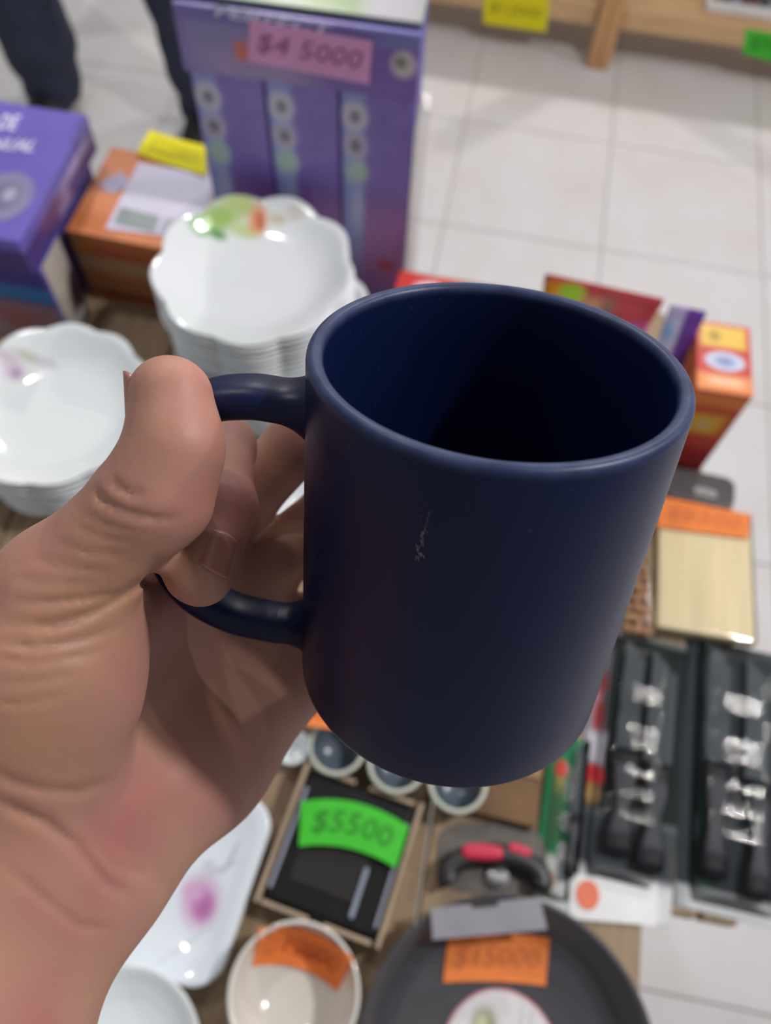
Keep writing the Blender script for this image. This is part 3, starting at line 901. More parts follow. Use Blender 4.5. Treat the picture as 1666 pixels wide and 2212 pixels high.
# arch the tag outline the way the paper has buckled
S = quad_fn(gq, curved_tag)
bpy.context.view_layer.update()
inv = kb.matrix_world.inverted()
axis_up = (S(.5, 0) - S(.5, 1)); axis_up /= np.linalg.norm(axis_up)
loc_up = Vector(inv.to_3x3() @ Vector(axis_up)); cu_ = Vector(inv @ Vector(S(0, .5))); cv_ = Vector(inv @ Vector(S(1, .5)))
ux = (cv_ - cu_)
def arch(v):
    u = (v - cu_).dot(ux) / ux.length_squared
    k = 1 - (2 * u - 1) ** 2
    return v + loc_up * (0.0085 * k) + Vector((0, 0, 0.0022 * k))
for v in t.data.vertices: v.co = arch(v.co)
wv = writing(kb, gq, curved_tag, '$5500', (36, 130, 26), (0.78, 0.55), 0.0016)
for v in wv.data.vertices: v.co = arch(v.co)
wv.parent = t

# ---------------------------------------------------------------- navy cups with cream rims behind the black set
navy2 = mat('navy_cup_glaze', (30, 38, 64), 0.25, 0.08, 20)
creamrim = mat('cream_rim_glaze', (196, 198, 184), 0.35, 0.04)
inner_g = mat('grey_blue_cup_inside', (96, 108, 122), 0.25, 0.06)
def cup(px, py, label):
    c = on(px, py, 0.738)
    e = empty('cup', (c.x, c.y, TZ), label=label, cat='cup', group='small navy cups below the mug')
    pr = [(0, 0.002), (0.017, 0.002), (0.018, 0), (0.0205, 0.001), (0.0235, 0.012), (0.0258, 0.034), (0.0243, 0.034), (0.0222, 0.012), (0.018, 0.004), (0, 0.0035)]
    link('body', lathe_me(pr, 48), navy2, e, smooth=True)
    rr = [(0.0258 + 0.0022 * math.cos(a) - 0.0008, 0.0352 + 0.0019 * math.sin(a)) for a in np.linspace(0, 2 * math.pi, 13)]
    link('rim', lathe_me(rr, 48), creamrim, e, smooth=True)
    link('inside', lathe_me([(0, 0.0042), (0.0175, 0.0045), (0.0219, 0.0125), (0.0238, 0.033)], 48), inner_g, e, smooth=True)
cup(858, 1648, 'small navy cup with cream rim behind the black boxed set')
cup(990, 1690, 'small navy cup with cream rim right under the held mug')
cup(728, 1610, 'small navy cup with cream rim beside the orange tag')
nb = box_thing('mug_carton', -0.10, 0.03, 0.192, 0.26, TZ, 0.752, mat('navy_carton', (34, 40, 66), 0.45, 0.1, 25), math.radians(-4), 0.0015, 'dark navy carton with an orange tag, behind the held mug', 'box')
price_tag(nb, [(640, 1505), (735, 1520), (728, 1578), (655, 1566)], flat(0.7525), 'orange', '$9000', ink=(200, 96, 44))
kt = box_thing('kraft_carton', 0.088, 0.146, 0.128, 0.215, TZ, 0.716, mat('brown_kraft_card', (116, 86, 58), 0.8, 0.2, 25), math.radians(-3), 0.0015, 'flat brown cardboard carton between the navy cups and green pack', 'box')
link('lid_flap', box_me(-0.027, 0.027, -0.0005, 0.030, 0.0162, 0.018, 0.0006, 1), mat('pale_kraft_card', (160, 128, 92), 0.8, 0.15, 25), kt)
hb = on(600, 1085, 0.745)
o = link('bowl', lathe_me(bowl_profile(0.060, 0.045, 0.028), 96), opal, None, loc=(hb.x, hb.y, TZ), smooth=True)
tag(o, 'plain white bowl seen through the handle opening of the held mug', 'bowl')
wc = on(640, 1618, 0.74)
o = link('cup', lathe_me(deep_profile(0.017, 0.03, 0.011), 40), opal, None, loc=(wc.x - 0.006, wc.y + 0.004, TZ), smooth=True)
tag(o, 'tiny white cup peeking out between the hand and navy cups', 'cup')

# ---------------------------------------------------------------- frying pan with tags at the bottom
PC = on(1097, 2292, 0.742)
pan = empty('frying_pan', (PC.x, PC.y, TZ), label='dark grey non-stick frying pan with an orange tag and round sticker', cat='pan')
pan_m = mat('dark_nonstick', (72, 70, 75), 0.32, 0.06, 60)
PR, PH = 0.1185, 0.042
pp = [(0, 0), (0.088, 0), (0.094, 0.002), (0.106, 0.016), (PR, PH), (PR + 0.001, PH + 0.0012), (PR - 0.001, PH + 0.002), (PR - 0.004, PH - 0.001), (0.1035, 0.017), (0.092, 0.0055), (0.086, 0.0040), (0, 0.0040)]
link('body', lathe_me(pp, 128), pan_m, pan, smooth=True)
hdl = spline([(0.07, -0.092, 0.035), (0.10, -0.13, 0.045), (0.15, -0.20, 0.055), (0.19, -0.25, 0.055)], 8)
link('handle', sweep_me(hdl, (0.8, 0.6, 0), lambda t: 0.008 + 0.005 * t, 0.006, 18), blackp, pan, smooth=True)
def pan_surf(px, py):
    p = np.array(on(px, py, TZ + 0.0045)); c = np.array([PC.x, PC.y])
    if np.linalg.norm(p[:2] - c) < 0.088: return p
    d = ray(px, py); p = np.array(on(px, py, TZ + PH))
    for _ in range(120):
        r = np.linalg.norm(p[:2] - c); hz = p[2] - TZ
        rin = np.interp(hz, [0.0045, 0.006, 0.017, PH - 0.001], [0.086, 0.0915, 0.103, PR - 0.0042])
        if r >= rin or hz <= 0.0045: break
        p = p + d * 0.0006
    return p
price_tag(pan, [(968, 2018), (1187, 2026), (1178, 2130), (957, 2123), 6.0], pan_surf, 'orange', '$15000', ink=(206, 104, 50), fit=(0.84, 0.5), lift=0.0012)
stk = printed('round_pan_sticker', (226, 220, 222), [('oval', -0.016, 0.018, 0.020, 0.026, (150, 150, 110), 0, 0.4), ('oval', -0.018, 0.02, 0.010, 0.014, (206, 204, 170), 0, 0.4), ('rect', 0.014, 0.016, 0.003, 0.05, (204, 206, 206), 0, 0.4), ('rect', 0.022, 0.016, 0.003, 0.05, (204, 206, 206), 0, 0.4), ('rect', 0, -0.02, 0.06, 0.02, (210, 120, 130), 0, 0.3)], 'xy')
link('sticker_border', prism_me([(0.0485 * math.cos(a), 0.0485 * math.sin(a)) for a in np.linspace(0, 2 * math.pi, 49)[:-1]], 0.0044, 0.0047), mat('pink_sticker_edge', (206, 140, 150), 0.5), pan)
link('sticker', prism_me([(0.0465 * math.cos(a), 0.0465 * math.sin(a)) for a in np.linspace(0, 2 * math.pi, 49)[:-1]], 0.0048, 0.0051), stk, pan)
greyc = mat('grey_card_sleeve', (142, 138, 148), 0.7, 0.06, 40)
def card_surf(px, py):
    return np.array(on(px, py, TZ + PH + 0.006))
sheet('card_sleeve', pan, [(930, 1962), (1165, 1938), (1182, 2008), (935, 2030)], card_surf, greyc, 0.0012, label='grey cardboard sleeve over the rim')
sheet('card_slot', pan, [(1018, 1947), (1074, 1942), (1076, 1957), (1020, 1962)], lambda a, b: card_surf(a, b) + np.array([0, 0, 0.0014]), mat('dark_slot', (50, 46, 46), 0.8), 0.0003)

# ---------------------------------------------------------------- red and black peeler behind the pan
PL = on(1072, 1885, 0.725)
pe = empty('can_opener', (PL.x, PL.y, TZ), math.radians(8), label='black can opener with red grips in a grey blister behind the pan', cat='can opener')
arc = [(0.042 * math.cos(a), 0.020 * math.sin(a) - 0.004, 0.014) for a in np.linspace(math.radians(-20), math.radians(200), 22)]
link('handle', sweep_me([np.array(p) for p in arc], (0, 0, 1), 0.011, 0.0095, 16), mat('black_grip', (40, 38, 40), 0.4), pe, smooth=True)
redm = mat('red_grip', (206, 42, 76), 0.4)
link('red_grip', sweep_me([np.array((x, 0.0165 - 0.0008 * abs(x + 0.012) * 40, 0.024)) for x in np.linspace(-0.030, 0.006, 10)], (0, 1, 0), lambda t: 0.0072 * math.sin(math.pi * (0.12 + 0.76 * t)) ** 0.4, 0.0035, 14), redm, pe, smooth=True)
link('red_grip', sweep_me([np.array((x, 0.022 - 0.25 * (x - 0.012), 0.022)) for x in np.linspace(0.012, 0.032, 8)], (0, 1, 0), lambda t: 0.005 * math.sin(math.pi * (0.12 + 0.76 * t)) ** 0.4, 0.003, 14), redm, pe, smooth=True)
link('card_back', prism_me([(0.05 * math.copysign(abs(math.cos(a)) ** 0.6, math.cos(a)), 0.014 + 0.030 * math.copysign(abs(math.sin(a)) ** 0.6, math.sin(a))) for a in np.linspace(0, 2 * math.pi, 41)[:-1]], 0, 0.002, 0), mat('grey_blister_card', (104, 97, 92), 0.6, 0.2, 30), pe)
link('gear', lathe_me([(0, 0), (0.010, 0), (0.010, 0.006), (0.004, 0.008), (0, 0.008)], 20), mat('steel_gear', (170, 168, 170), 0.3, 0.05, metal=0.8), pe, loc=(0.004, -0.002, 0.0022), smooth=False)

# ---------------------------------------------------------------- knife packs on the right
def pack(name, A, B, width, label, with_card, group='blister packs of knives'):
    """blister pack lying from A (near end) to B (far end)"""
    A, B = Vector(A), Vector(B)
    Lg = (B - A).length
    rz = math.atan2(B.y - A.y, B.x - A.x) - math.pi / 2
    e = empty(name, ((A.x + B.x) / 2, (A.y + B.y) / 2, TZ), rz, label=label, cat='knife set', group=group)
    link('card', box_me(-width / 2, width / 2, -Lg / 2, Lg / 2, 0, 0.0016, 0.0005, 1), with_card, e)
    return e, Lg
blade = mat('grey_steel_blade', (58, 65, 70), 0.5, 0.08, spec=0.25)
hgrip = mat('charcoal_grip', (78, 78, 84), 0.55, 0.1, 50, spec=0.2)
hblack = mat('black_handle', (26, 27, 33), 0.5, 0.1, 50, spec=0.2)
film = clear_plastic('blister_film', 0.05, amount=0.02)
def knife(e, x, y0, y1, hw, bl_w, serr=False, tilt=0.0):
    k = empty('knife', (x, 0, 0.004)); k.parent = e; k.rotation_euler = (0, 0, tilt)
    n = 14
    path = [np.array((0, y0 + (y1 - y0) * 0.46 * t, 0.006)) for t in np.linspace(0, 1, n)]
    h = link('handle', sweep_me(path, (1, 0, 0), lambda t: hw * (0.72 + 0.28 * math.cos(2.4 * math.pi * (t - 0.1))), 0.0058, 18, 3), hblack, k, smooth=True)
    g = link('grip', sweep_me([p + np.array((0, 0, 0.0045)) for p in path[2:-2]], (1, 0, 0), lambda t: hw * 0.72 * (0.8 + 0.2 * math.cos(2.4 * math.pi * t)), 0.0022, 14, 3), hgrip, k, smooth=True)
    y2 = y0 + (y1 - y0) * 0.44
    pts = [(-bl_w / 2, y2), (bl_w / 2, y2), (bl_w / 2, y1 - bl_w * 0.9), (-bl_w / 2 + 0.001, y1)]
    if serr:
        edge = []
        m = 26
        for i in range(m):
            yy = y2 + (y1 - bl_w - y2) * i / m
            edge += [(bl_w / 2, yy), (bl_w / 2 - 0.0014, yy + (y1 - bl_w - y2) / m * 0.5)]
        pts = [(-bl_w / 2, y2)] + edge + [(bl_w / 2, y1 - bl_w), (-bl_w / 2 + 0.001, y1)]
    link('blade', prism_me(pts, 0.0045, 0.0065), blade, k)
    return k
card1 = printed('knife_card_print', (196, 196, 200), [('rect', 0, 0.04, 0.2, 0.19, (34, 42, 42), 0, 0.1), ('rect', -0.038, 0.06, 0.016, 0.13, (150, 150, 160), 0, 0.2), ('oval', -0.036, 0.075, 0.012, 0.03, (150, 66, 70), 0, 0.4), ('oval', -0.036, 0.04, 0.012, 0.04, (150, 56, 60), 0, 0.4), ('rect', -0.036, 0.008, 0.018, 0.03, (190, 186, 198), 0, 0.3), ('oval', -0.034, -0.018, 0.018, 0.022, (196, 52, 58), 0, 0.3), ('oval', -0.034, -0.035, 0.014, 0.02, (170, 140, 90), 0, 0.4), ('rect', 0, -0.075, 0.2, 0.05, (70, 74, 78), 0, 0.2), ('oval', -0.022, -0.118, 0.020, 0.022, (222, 104, 66), 0, 0.15), ('rect', 0.02, -0.118, 0.05, 0.028, (216, 218, 216), 0, 0.3)], 'xy', 0.7, spec=0.12)
def film_dome(e, w, L0, L1, h, name='blister'):
    """clear moulded cover with rounded ends"""
    vs, fs = [], []
    ny, nx = 24, 10
    for j in range(ny + 1):
        t = j / ny
        y = L0 + (L1 - L0) * t
        k = min(1.0, math.sin(math.pi * t) * 3.2) ** 0.5
        for i in range(nx + 1):
            s = i / nx * 2 - 1
            z = 0.002 + h * k * max(0, 1 - abs(s) ** 5) ** 0.5 * (1 + 0.06 * math.sin(t * 34))
            vs.append((s * w / 2 * (0.9 + 0.1 * k), y, z))
    for j in range(ny):
        for i in range(nx):
            a = j * (nx + 1) + i
            fs.append((a, a + 1, a + nx + 2, a + nx + 1))
    return link(name, mesh(vs, fs), film, e, smooth=True)
e1, L1_ = pack('knife_pack', on(1335, 1975, 0.705), on(1392, 1372, 0.705), 0.096, 'blister pack of black-handled knives, white card end with orange spot, beside the pan', card1)
knife(e1, -0.008, -0.085, 0.124, 0.0145, 0.021, True)
knife(e1, 0.022, -0.092, 0.118, 0.0140, 0.026, False)
film_dome(e1, 0.068, -0.108, 0.128, 0.020)
sheet('card_fold', e1, [(1232, 1888), (1420, 1908), (1418, 2000), (1228, 1985)], flat(TZ + 0.0022), printed('white_card_fold', (224, 222, 222), [], 'xy', 0.4), 0.0008, label='white end of the card')
osp = on(1270, 1933, TZ + 0.004)
link('orange_spot', prism_me([(0.0105 * math.cos(a), 0.0125 * math.sin(a)) for a in np.linspace(0, 2 * math.pi, 29)[:-1]], 0, 0.0004), mat('orange_spot_print', (226, 112, 76), 0.5), e1, loc=to_local(e1, (osp.x, osp.y, TZ + 0.0036)))
card2 = printed('knife_card_print_dark', (52, 56, 60), [('rect', -0.026, 0.06, 0.014, 0.13, (112, 118, 122), 0, 0.4), ('oval', -0.024, 0.055, 0.014, 0.05, (96, 40, 44), 0, 0.4), ('rect', -0.024, -0.06, 0.018, 0.10, (36, 66, 52), 0, 0.3), ('rect', 0, -0.122, 0.10, 0.022, (200, 202, 204), 0, 0.3)], 'xy', 0.7, spec=0.12)
e2, L2_ = pack('knife_pack', on(1586, 1985, 0.705), on(1596, 1395, 0.705), 0.104, 'blister pack of black-handled knives hanging over the right table edge', card2)
knife(e2, -0.022, -0.10, 0.125, 0.0135, 0.026, False)
knife(e2, 0.018, -0.11, 0.118, 0.0125, 0.024, True)
film_dome(e2, 0.082, -0.122, 0.128, 0.020)
card0 = printed('green_card_print', (40, 120, 78), [('oval', -0.006, 0.045, 0.012, 0.018, (206, 70, 66), 0, 0.3), ('oval', -0.006, 0.028, 0.010, 0.02, (176, 160, 96), 0, 0.4), ('rect', -0.008, 0.005, 0.012, 0.05, (70, 104, 72), 0, 0.4), ('rect', 0, -0.058, 0.034, 0.05, (206, 208, 206), 0, 0.15), ('oval', -0.006, -0.055, 0.009, 0.016, (206, 124, 84), 0, 0.3), ('rect', 0.013, -0.01, 0.006, 0.14, (190, 204, 204), 0, 0.4)], 'xy', 0.7, spec=0.12)
e3, L3_ = pack('knife_pack', on(1196, 1965, 0.705), on(1236, 1590, 0.705), 0.040, 'narrow green carded pack with tomato picture left of the knife packs', card0)
knife(e3, 0.009, -0.05, 0.07, 0.005, 0.008, False)
film_dome(e3, 0.024, -0.07, 0.075, 0.012)

# ---------------------------------------------------------------- wooden board with tag, nut bag, dark tray
bd = empty('cutting_board', (0.2955, 0.402, TZ), math.radians(1), label='pale wooden cutting board wrapped in film with an orange price tag', cat='cutting board')
bw_m = mat('pale_board_wood', (234, 216, 176), 0.5, 0.07, 14, stretch=(9, 0.5, 1), coat=0.15)
link('board', box_me(-0.0495, 0.0495, -0.058, 0.090, 0.004, 0.020, 0.003, 3), bw_m, bd)
link('wrapping', box_me(-0.0515, 0.0515, -0.060, 0.092, 0.0025, 0.0222, 0.004, 3), clear_plastic('board_film', 0.06, amount=0.0), bd, smooth=True)
price_tag(bd, [(1428, 1072), (1621, 1112), (1617, 1164), (1418, 1138)], flat(TZ + 0.0228), 'orange', '$8500', ink=(214, 110, 56), fit=(0.82, 0.5))
nut = empty('nut_bag', (0.2275, 0.395, TZ), math.radians(3), label='clear bag of brown nuts beside the wooden cutting board', cat='bag')
rnd = random.Random(6)
nm_ = mat('brown_nut_skin', (158, 116, 82), 0.4, 0.18, 60)
def nut_me(s):
    bm = bmesh.new(); bmesh.ops.create_icosphere(bm, subdivisions=2, radius=0.0058 * s)
    bmesh.ops.scale(bm, vec=(1, 1.35, 0.85), verts=bm.verts)
    me = bm_mesh(bm); me.materials.append(nm_); return me
nms = [nut_me(s) for s in (0.9, 1.0, 1.12)]
for k in range(30):
    o = link('nut', nms[k % 3], None, nut, loc=(-0.0105 + 0.0105 * (k % 3) + rnd.uniform(-.001, .001), -0.055 + 0.012 * (k // 3), 0.0075 + 0.002 * (k % 2)), smooth=True)
    o.rotation_euler = (rnd.uniform(-.4, .4), rnd.uniform(-.4, .4), rnd.uniform(0, 3))
bagv, bagf = [], []
for j in range(19):
    t = j / 18; y = -0.066 + 0.132 * t; k = min(1, math.sin(math.pi * t) * 4) ** 0.6
    for i in range(16):
        a = 2 * math.pi * i / 16
        bagv.append(((0.0165 + 0.001 * math.sin(9 * t + i)) * math.cos(a), y, 0.0105 + (0.0098 * k + 0.0006 + 0.0007 * math.sin(5 * i + 11 * t)) * math.sin(a)))
for j in range(18):
    for i in range(16):
        bagf.append((j * 16 + i, j * 16 + (i + 1) % 16, (j + 1) * 16 + (i + 1) % 16, (j + 1) * 16 + i))
link('bag_film', mesh(bagv, bagf), film, nut, smooth=True)
dt = empty('dark_tray', (0.289, 0.523, TZ), math.radians(-3), label='dark grey plastic tray between the wooden board and the red box', cat='tray')
def rrect(w, h, r, n=6):
    out = []
    for cxs, cys, a0 in ((1, 1, 0), (-1, 1, 90), (-1, -1, 180), (1, -1, 270)):
        for k in range(n + 1):
            a = math.radians(a0 + 90 * k / n)
            out.append((cxs * (w / 2 - r) + r * math.cos(a), cys * (h / 2 - r) + r * math.sin(a)))
    return out
link('tray_body', prism_me(rrect(0.082, 0.040, 0.012), 0, 0.014, 0.002, 2), mat('dark_grey_plastic', (74, 70, 70), 0.4, 0.08), dt, smooth=False)
link('hole_highlight', prism_me(rrect(0.026, 0.010, 0.0045), 0.0141, 0.0146), mat('pale_highlight_grey', (150, 142, 144), 0.5), dt, loc=(0.008, -0.006, 0))  # pale raised patch paints the highlight at the tray's hole

# ---------------------------------------------------------------- snack goods behind the mug
red_front = printed('red_box_print', (196, 66, 52), [('rect', 0, 0.028, 0.2, 0.05, (168, 36, 36), 0, 0.3), ('rect', 0.0, 0.095, 0.046, 0.034, (222, 176, 60), 0, 0.25), ('oval', 0.004, 0.094, 0.014, 0.018, (206, 190, 130), 0, 0.4), ('rect', 0, 0.136, 0.2, 0.02, (228, 128, 62), 0, 0.4)], 'xz', 0.3)
red_top = printed('red_box_top_print', (202, 74, 66), [('rect', 0.005, 0.020, 0.046, 0.028, (232, 190, 84), 0, 0.15), ('oval', -0.004, 0.020, 0.012, 0.014, (176, 140, 60), 0, 0.4), ('oval', 0.006, -0.012, 0.040, 0.024, (208, 214, 236), 0, 0.15), ('oval', 0.006, -0.012, 0.022, 0.014, (140, 150, 190), 0, 0.5), ('rect', 0, -0.040, 0.08, 0.022, (238, 150, 90), 0, 0.4), ('rect', 0.006, -0.038, 0.034, 0.010, (240, 196, 160), 0, 0.4)], 'xy', 0.3)
rb = empty('snack_box', (0.259, 0.600, TZ), math.radians(1), label='red and orange snack box with yellow and white print at right', cat='box')
link('carton', box_me(-0.0225, 0.033, -0.052, 0.038, 0, 0.1485, 0.001, 1), red_front, rb)
link('lid', box_me(-0.0227, 0.0332, -0.0522, 0.0382, 0.1487, 0.1505, 0.0006, 1), red_top, rb)
rb2 = empty('snack_box', (-0.035, 0.655, TZ), math.radians(-2), label='red box with a white oval just behind the mug rim', cat='box')
link('carton', box_me(-0.052, 0.052, -0.03, 0.03, 0, 0.099, 0.001, 1), mat('red_carton_gloss', (206, 62, 58), 0.35), rb2)
link('lid', box_me(-0.0522, 0.0522, -0.0302, 0.0302, 0.0992, 0.101, 0.0006, 1), printed('red_lid_print', (214, 66, 62), [('oval', -0.012, 0.006, 0.04, 0.03, (236, 214, 216), 0, 0.2), ('rect', 0.042, 0.012, 0.02, 0.02, (230, 180, 80), 0, 0.4)], 'xy', 0.3), rb2)
def pouch(name, cx, cy, z0, w, h, th, rz, lean, material, label, crimp=0.012):
    e = empty(name, (cx, cy, z0), rz, label=label, cat='snack pouch')
    nx, nz = 16, 20
    vs, fs = [], []
    for side in (-1, 1):
        for j in range(nz + 1):
            t = j / nz
            puff = max(0.0, math.sin(math.pi * min(1, max(0, (t * h - crimp) / (h - 2 * crimp))))) ** 0.5 if crimp < t * h < h - crimp else 0
            for i in range(nx + 1):
                s = i / nx * 2 - 1
                p = puff * max(0, 1 - s * s) ** 0.5
                wr = 0.0012 * math.sin(7 * s + 9 * t) * puff
                y = side * (th / 2 * p + 0.0004) + wr + lean * t
                vs.append((s * w / 2 * (1 - 0.06 * puff), y, t * h))
    m = (nx + 1) * (nz + 1)
    for k in (0, 1):
        for j in range(nz):
            for i in range(nx):
                a = k * m + j * (nx + 1) + i
                q = (a, a + 1, a + nx + 2, a + nx + 1)
                fs.append(q if k == 0 else q[::-1])
    rim = [i for i in range(nx + 1)] + [j * (nx + 1) + nx for j in range(1, nz + 1)] + [nz * (nx + 1) + i for i in range(nx - 1, -1, -1)] + [j * (nx + 1) for j in range(nz - 1, 0, -1)]
    for a, b in zip(rim, rim[1:] + rim[:1]): fs.append((a, a + m, b + m, b))
    me = mesh(vs, fs)
    bm = bmesh.new(); bm.from_mesh(me); bmesh.ops.recalc_face_normals(bm, faces=bm.faces); bm.to_mesh(me); bm.free()
    link('pouch_film', me, material, e, smooth=True)
    return e
fruit = printed('fruit_pouch_print', (196, 66, 74), [('rect', -0.05, 0.155, 0.05, 0.02, (240, 160, 30), 0, 0.4), ('oval', -0.030, 0.158, 0.028, 0.018, (166, 206, 50), 0, 0.3), ('oval', -0.004, 0.148, 0.03, 0.02, (206, 150, 110), 0, 0.5), ('oval', -0.03, 0.132, 0.04, 0.03, (226, 104, 70), 0, 0.4), ('oval', 0.012, 0.150, 0.02, 0.022, (150, 110, 96), 0, 0.5), ('rect', 0.028, 0.152, 0.022, 0.022, (196, 70, 76), 0, 0.3), ('oval', 0.044, 0.125, 0.036, 0.034, (206, 86, 160), 0, 0.25), ('oval', 0.044, 0.125, 0.016, 0.016, (224, 180, 160), 0, 0.5), ('oval', 0.05, 0.085, 0.03, 0.04, (216, 120, 140), 0, 0.4), ('rect', -0.066, 0.162, 0.012, 0.02, (110, 100, 60), 0, 0.4)], 'xz', 0.25, coat=0.3)
pouch('snack_pouch', 0.132, 0.622, TZ, 0.124, 0.172, 0.03, math.radians(-4), 0.02, fruit, 'red and yellow fruit-print snack pouch behind the mug')
pur = printed('purple_pouch_print', (104, 52, 150), [('rect', -0.012, 0.09, 0.022, 0.17, (206, 198, 226), 0, 0.25), ('oval', -0.012, 0.15, 0.016, 0.02, (150, 180, 226), 0, 0.4), ('oval', -0.012, 0.10, 0.014, 0.05, (226, 204, 206), 0, 0.5)], 'xz', 0.25, coat=0.3)
pouch('snack_pouch', 0.2155, 0.565, TZ, 0.037, 0.176, 0.012, math.radians(-3), 0.062, pur, 'purple and white snack pouch leaning against the red snack box')

# ---------------------------------------------------------------- the navy mug in the hand
MUG_C = np.array([0.02421754, -0.0325933, 0.17648821])          # rim centre, lens axes
MUG_A = np.array([-0.06846596, 0.78386001, 0.61715144]); MUG_A /= np.linalg.norm(MUG_A)
MUG_R, MUG_H = 0.041, 0.0962
_l = np.array([-1.0, 0, 0]); _l -= (_l @ MUG_A) * MUG_A; _l /= np.linalg.norm(_l)
_w = np.cross(MUG_A, _l)
_ph = math.radians(3)
MUG_D = math.cos(_ph) * _l + math.sin(_ph) * _w                  # handle direction
navy = None
def navy_glaze():
    m, nt, b = new_mat('matte_navy_glaze')
    tc = nt.nodes.new('ShaderNodeTexCoord')
    n1 = nt.nodes.new('ShaderNodeTexNoise'); n1.inputs['Scale'].default_value = 22; n1.inputs['Detail'].default_value = 3
    nt.links.new(tc.outputs['Object'], n1.inputs['Vector'])
    rp = nt.nodes.new('ShaderNodeValToRGB')
    rp.color_ramp.elements[0].color = sin_((11, 20, 54))
    rp.color_ramp.elements[1].color = sin_((13, 25, 64))
    nt.links.new(n1.outputs[0], rp.inputs[0])
    # rubbed scuff mark on the wall and small pale specks
    mp = nt.nodes.new('ShaderNodeMapping'); mp.vector_type = 'TEXTURE'
    nt.links.new(tc.outputs['Object'], mp.inputs[0])
    n2 = nt.nodes.new('ShaderNodeTexNoise'); n2.inputs['Scale'].default_value = 900; n2.inputs['Detail'].default_value = 2
    nt.links.new(tc.outputs['Object'], n2.inputs['Vector'])
    r2 = nt.nodes.new('ShaderNodeValToRGB')
    r2.color_ramp.elements[0].position = 0.735; r2.color_ramp.elements[1].position = 0.80
    nt.links.new(n2.outputs[0], r2.inputs[0])
    sp = nt.nodes.new('ShaderNodeMath'); sp.operation = 'MULTIPLY'; sp.inputs[1].default_value = 0.25
    nt.links.new(r2.outputs[0], sp.inputs[0])
    mx = nt.nodes.new('ShaderNodeMix'); mx.data_type = 'RGBA'
    nt.links.new(sp.outputs[0], mx.inputs['Factor'])
    nt.links.new(rp.outputs[0], mx.inputs[6])
    mx.inputs[7].default_value = sin_((96, 104, 130))
    # the glaze is thin and rubbed pale along the lip
    sz = nt.nodes.new('ShaderNodeSeparateXYZ'); nt.links.new(tc.outputs['Object'], sz.inputs[0])
    lr = nt.nodes.new('ShaderNodeMapRange')
    lr.inputs['From Min'].default_value = MUG_H - 0.0026; lr.inputs['From Max'].default_value = MUG_H - 0.0004
    lr.inputs['To Max'].default_value = 0.75
    nt.links.new(sz.outputs[2], lr.inputs['Value'])
    n4 = nt.nodes.new('ShaderNodeTexNoise'); n4.inputs['Scale'].default_value = 160; n4.inputs['Detail'].default_value = 4
    nt.links.new(tc.outputs['Object'], n4.inputs['Vector'])
    lm = nt.nodes.new('ShaderNodeMath'); lm.operation = 'MULTIPLY'
    nt.links.new(lr.outputs[0], lm.inputs[0]); nt.links.new(n4.outputs[0], lm.inputs[1])
    m2 = nt.nodes.new('ShaderNodeMix'); m2.data_type = 'RGBA'
    nt.links.new(lm.outputs[0], m2.inputs['Factor']); nt.links.new(mx.outputs[2], m2.inputs[6])
    m2.inputs[7].default_value = sin_((84, 94, 132))
    nt.links.new(m2.outputs[2], b.inputs['Base Color'])
    b.inputs['Roughness'].default_value = 0.38
    b.inputs['Specular IOR Level'].default_value = 0.26
    bp = nt.nodes.new('ShaderNodeBump'); bp.inputs['Strength'].default_value = 0.05; bp.inputs['Distance'].default_value = 0.0005
    n3 = nt.nodes.new('ShaderNodeTexNoise'); n3.inputs['Scale'].default_value = 1500
    nt.links.new(tc.outputs['Object'], n3.inputs['Vector'])
    nt.links.new(n3.outputs[0], bp.inputs['Height'])
    nt.links.new(bp.outputs[0], b.inputs['Normal'])
    return m
navy = navy_glaze()

def mug_matrix():
    up = MW @ (-MUG_A); x = MW @ MUG_D; y = np.cross(up, x)
    base = w_of(MUG_C + MUG_A * MUG_H)
    m = Matrix.Identity(4)
    for i in range(3):
        m[i][0], m[i][1], m[i][2], m[i][3] = x[i], y[i], up[i], base[i]
    return m
mug = empty('mug', (0, 0, 0), label='matte navy blue ceramic mug held up by its handle in the hand', cat='mug')
mug.matrix_world = mug_matrix()
R, H, W = MUG_R, MUG_H, 0.0037
prof = [(0, 0.0022), (R - 0.010, 0.0022), (R - 0.0085, 0.0004), (R - 0.006, 0.0)]
for k in range(6):
    a = k / 5 * math.pi / 2
    prof.append((R - 0.0020 + 0.0020 * math.sin(a), 0.0020 - 0.0020 * math.cos(a)))
for k in range(1, 9):
    prof.append((R, 0.0020 + (H - 0.0020 - 0.002) * k / 8))
for k in range(1, 10):
    a = math.pi * k / 9
    prof.append((R - W / 2 + W / 2 * math.cos(a), H - 0.0019 + 0.0019 * math.sin(a)))
for k in range(1, 8):
    prof.append((R - W - 0.0002, H - 0.002 - (H - 0.002 - 0.012) * k / 7))
for k in range(1, 7):
    a = k / 6 * math.pi / 2
    prof.append((R - W - 0.0002 - 0.007 + 0.007 * math.cos(a), 0.012 - 0.007 * math.sin(a)))
prof.append((0, 0.005))
link('body', lathe_me(prof, 160), navy, mug, smooth=True)
hp = [(R - 0.0015, .0805), (.0465, .0812), (.054, .0815), (.0635, .0790), (.0725, .0705), (.0772, .0555), (.0775, .0365), (.0718, .0215), (.0615, .0135), (.0500, .0108), (.0455, .0107), (R - 0.0015, .0110)]
hpath = spline([(x, 0, z) for x, z in hp], 8)
def hw_(t):
    e = min(t, 1 - t)
    return 0.0062 + 0.0022 * max(0, 1 - e / 0.10) ** 2
def ht_(t):
    e = min(t, 1 - t)
    return 0.0043 + 0.0030 * max(0, 1 - e / 0.10) ** 2
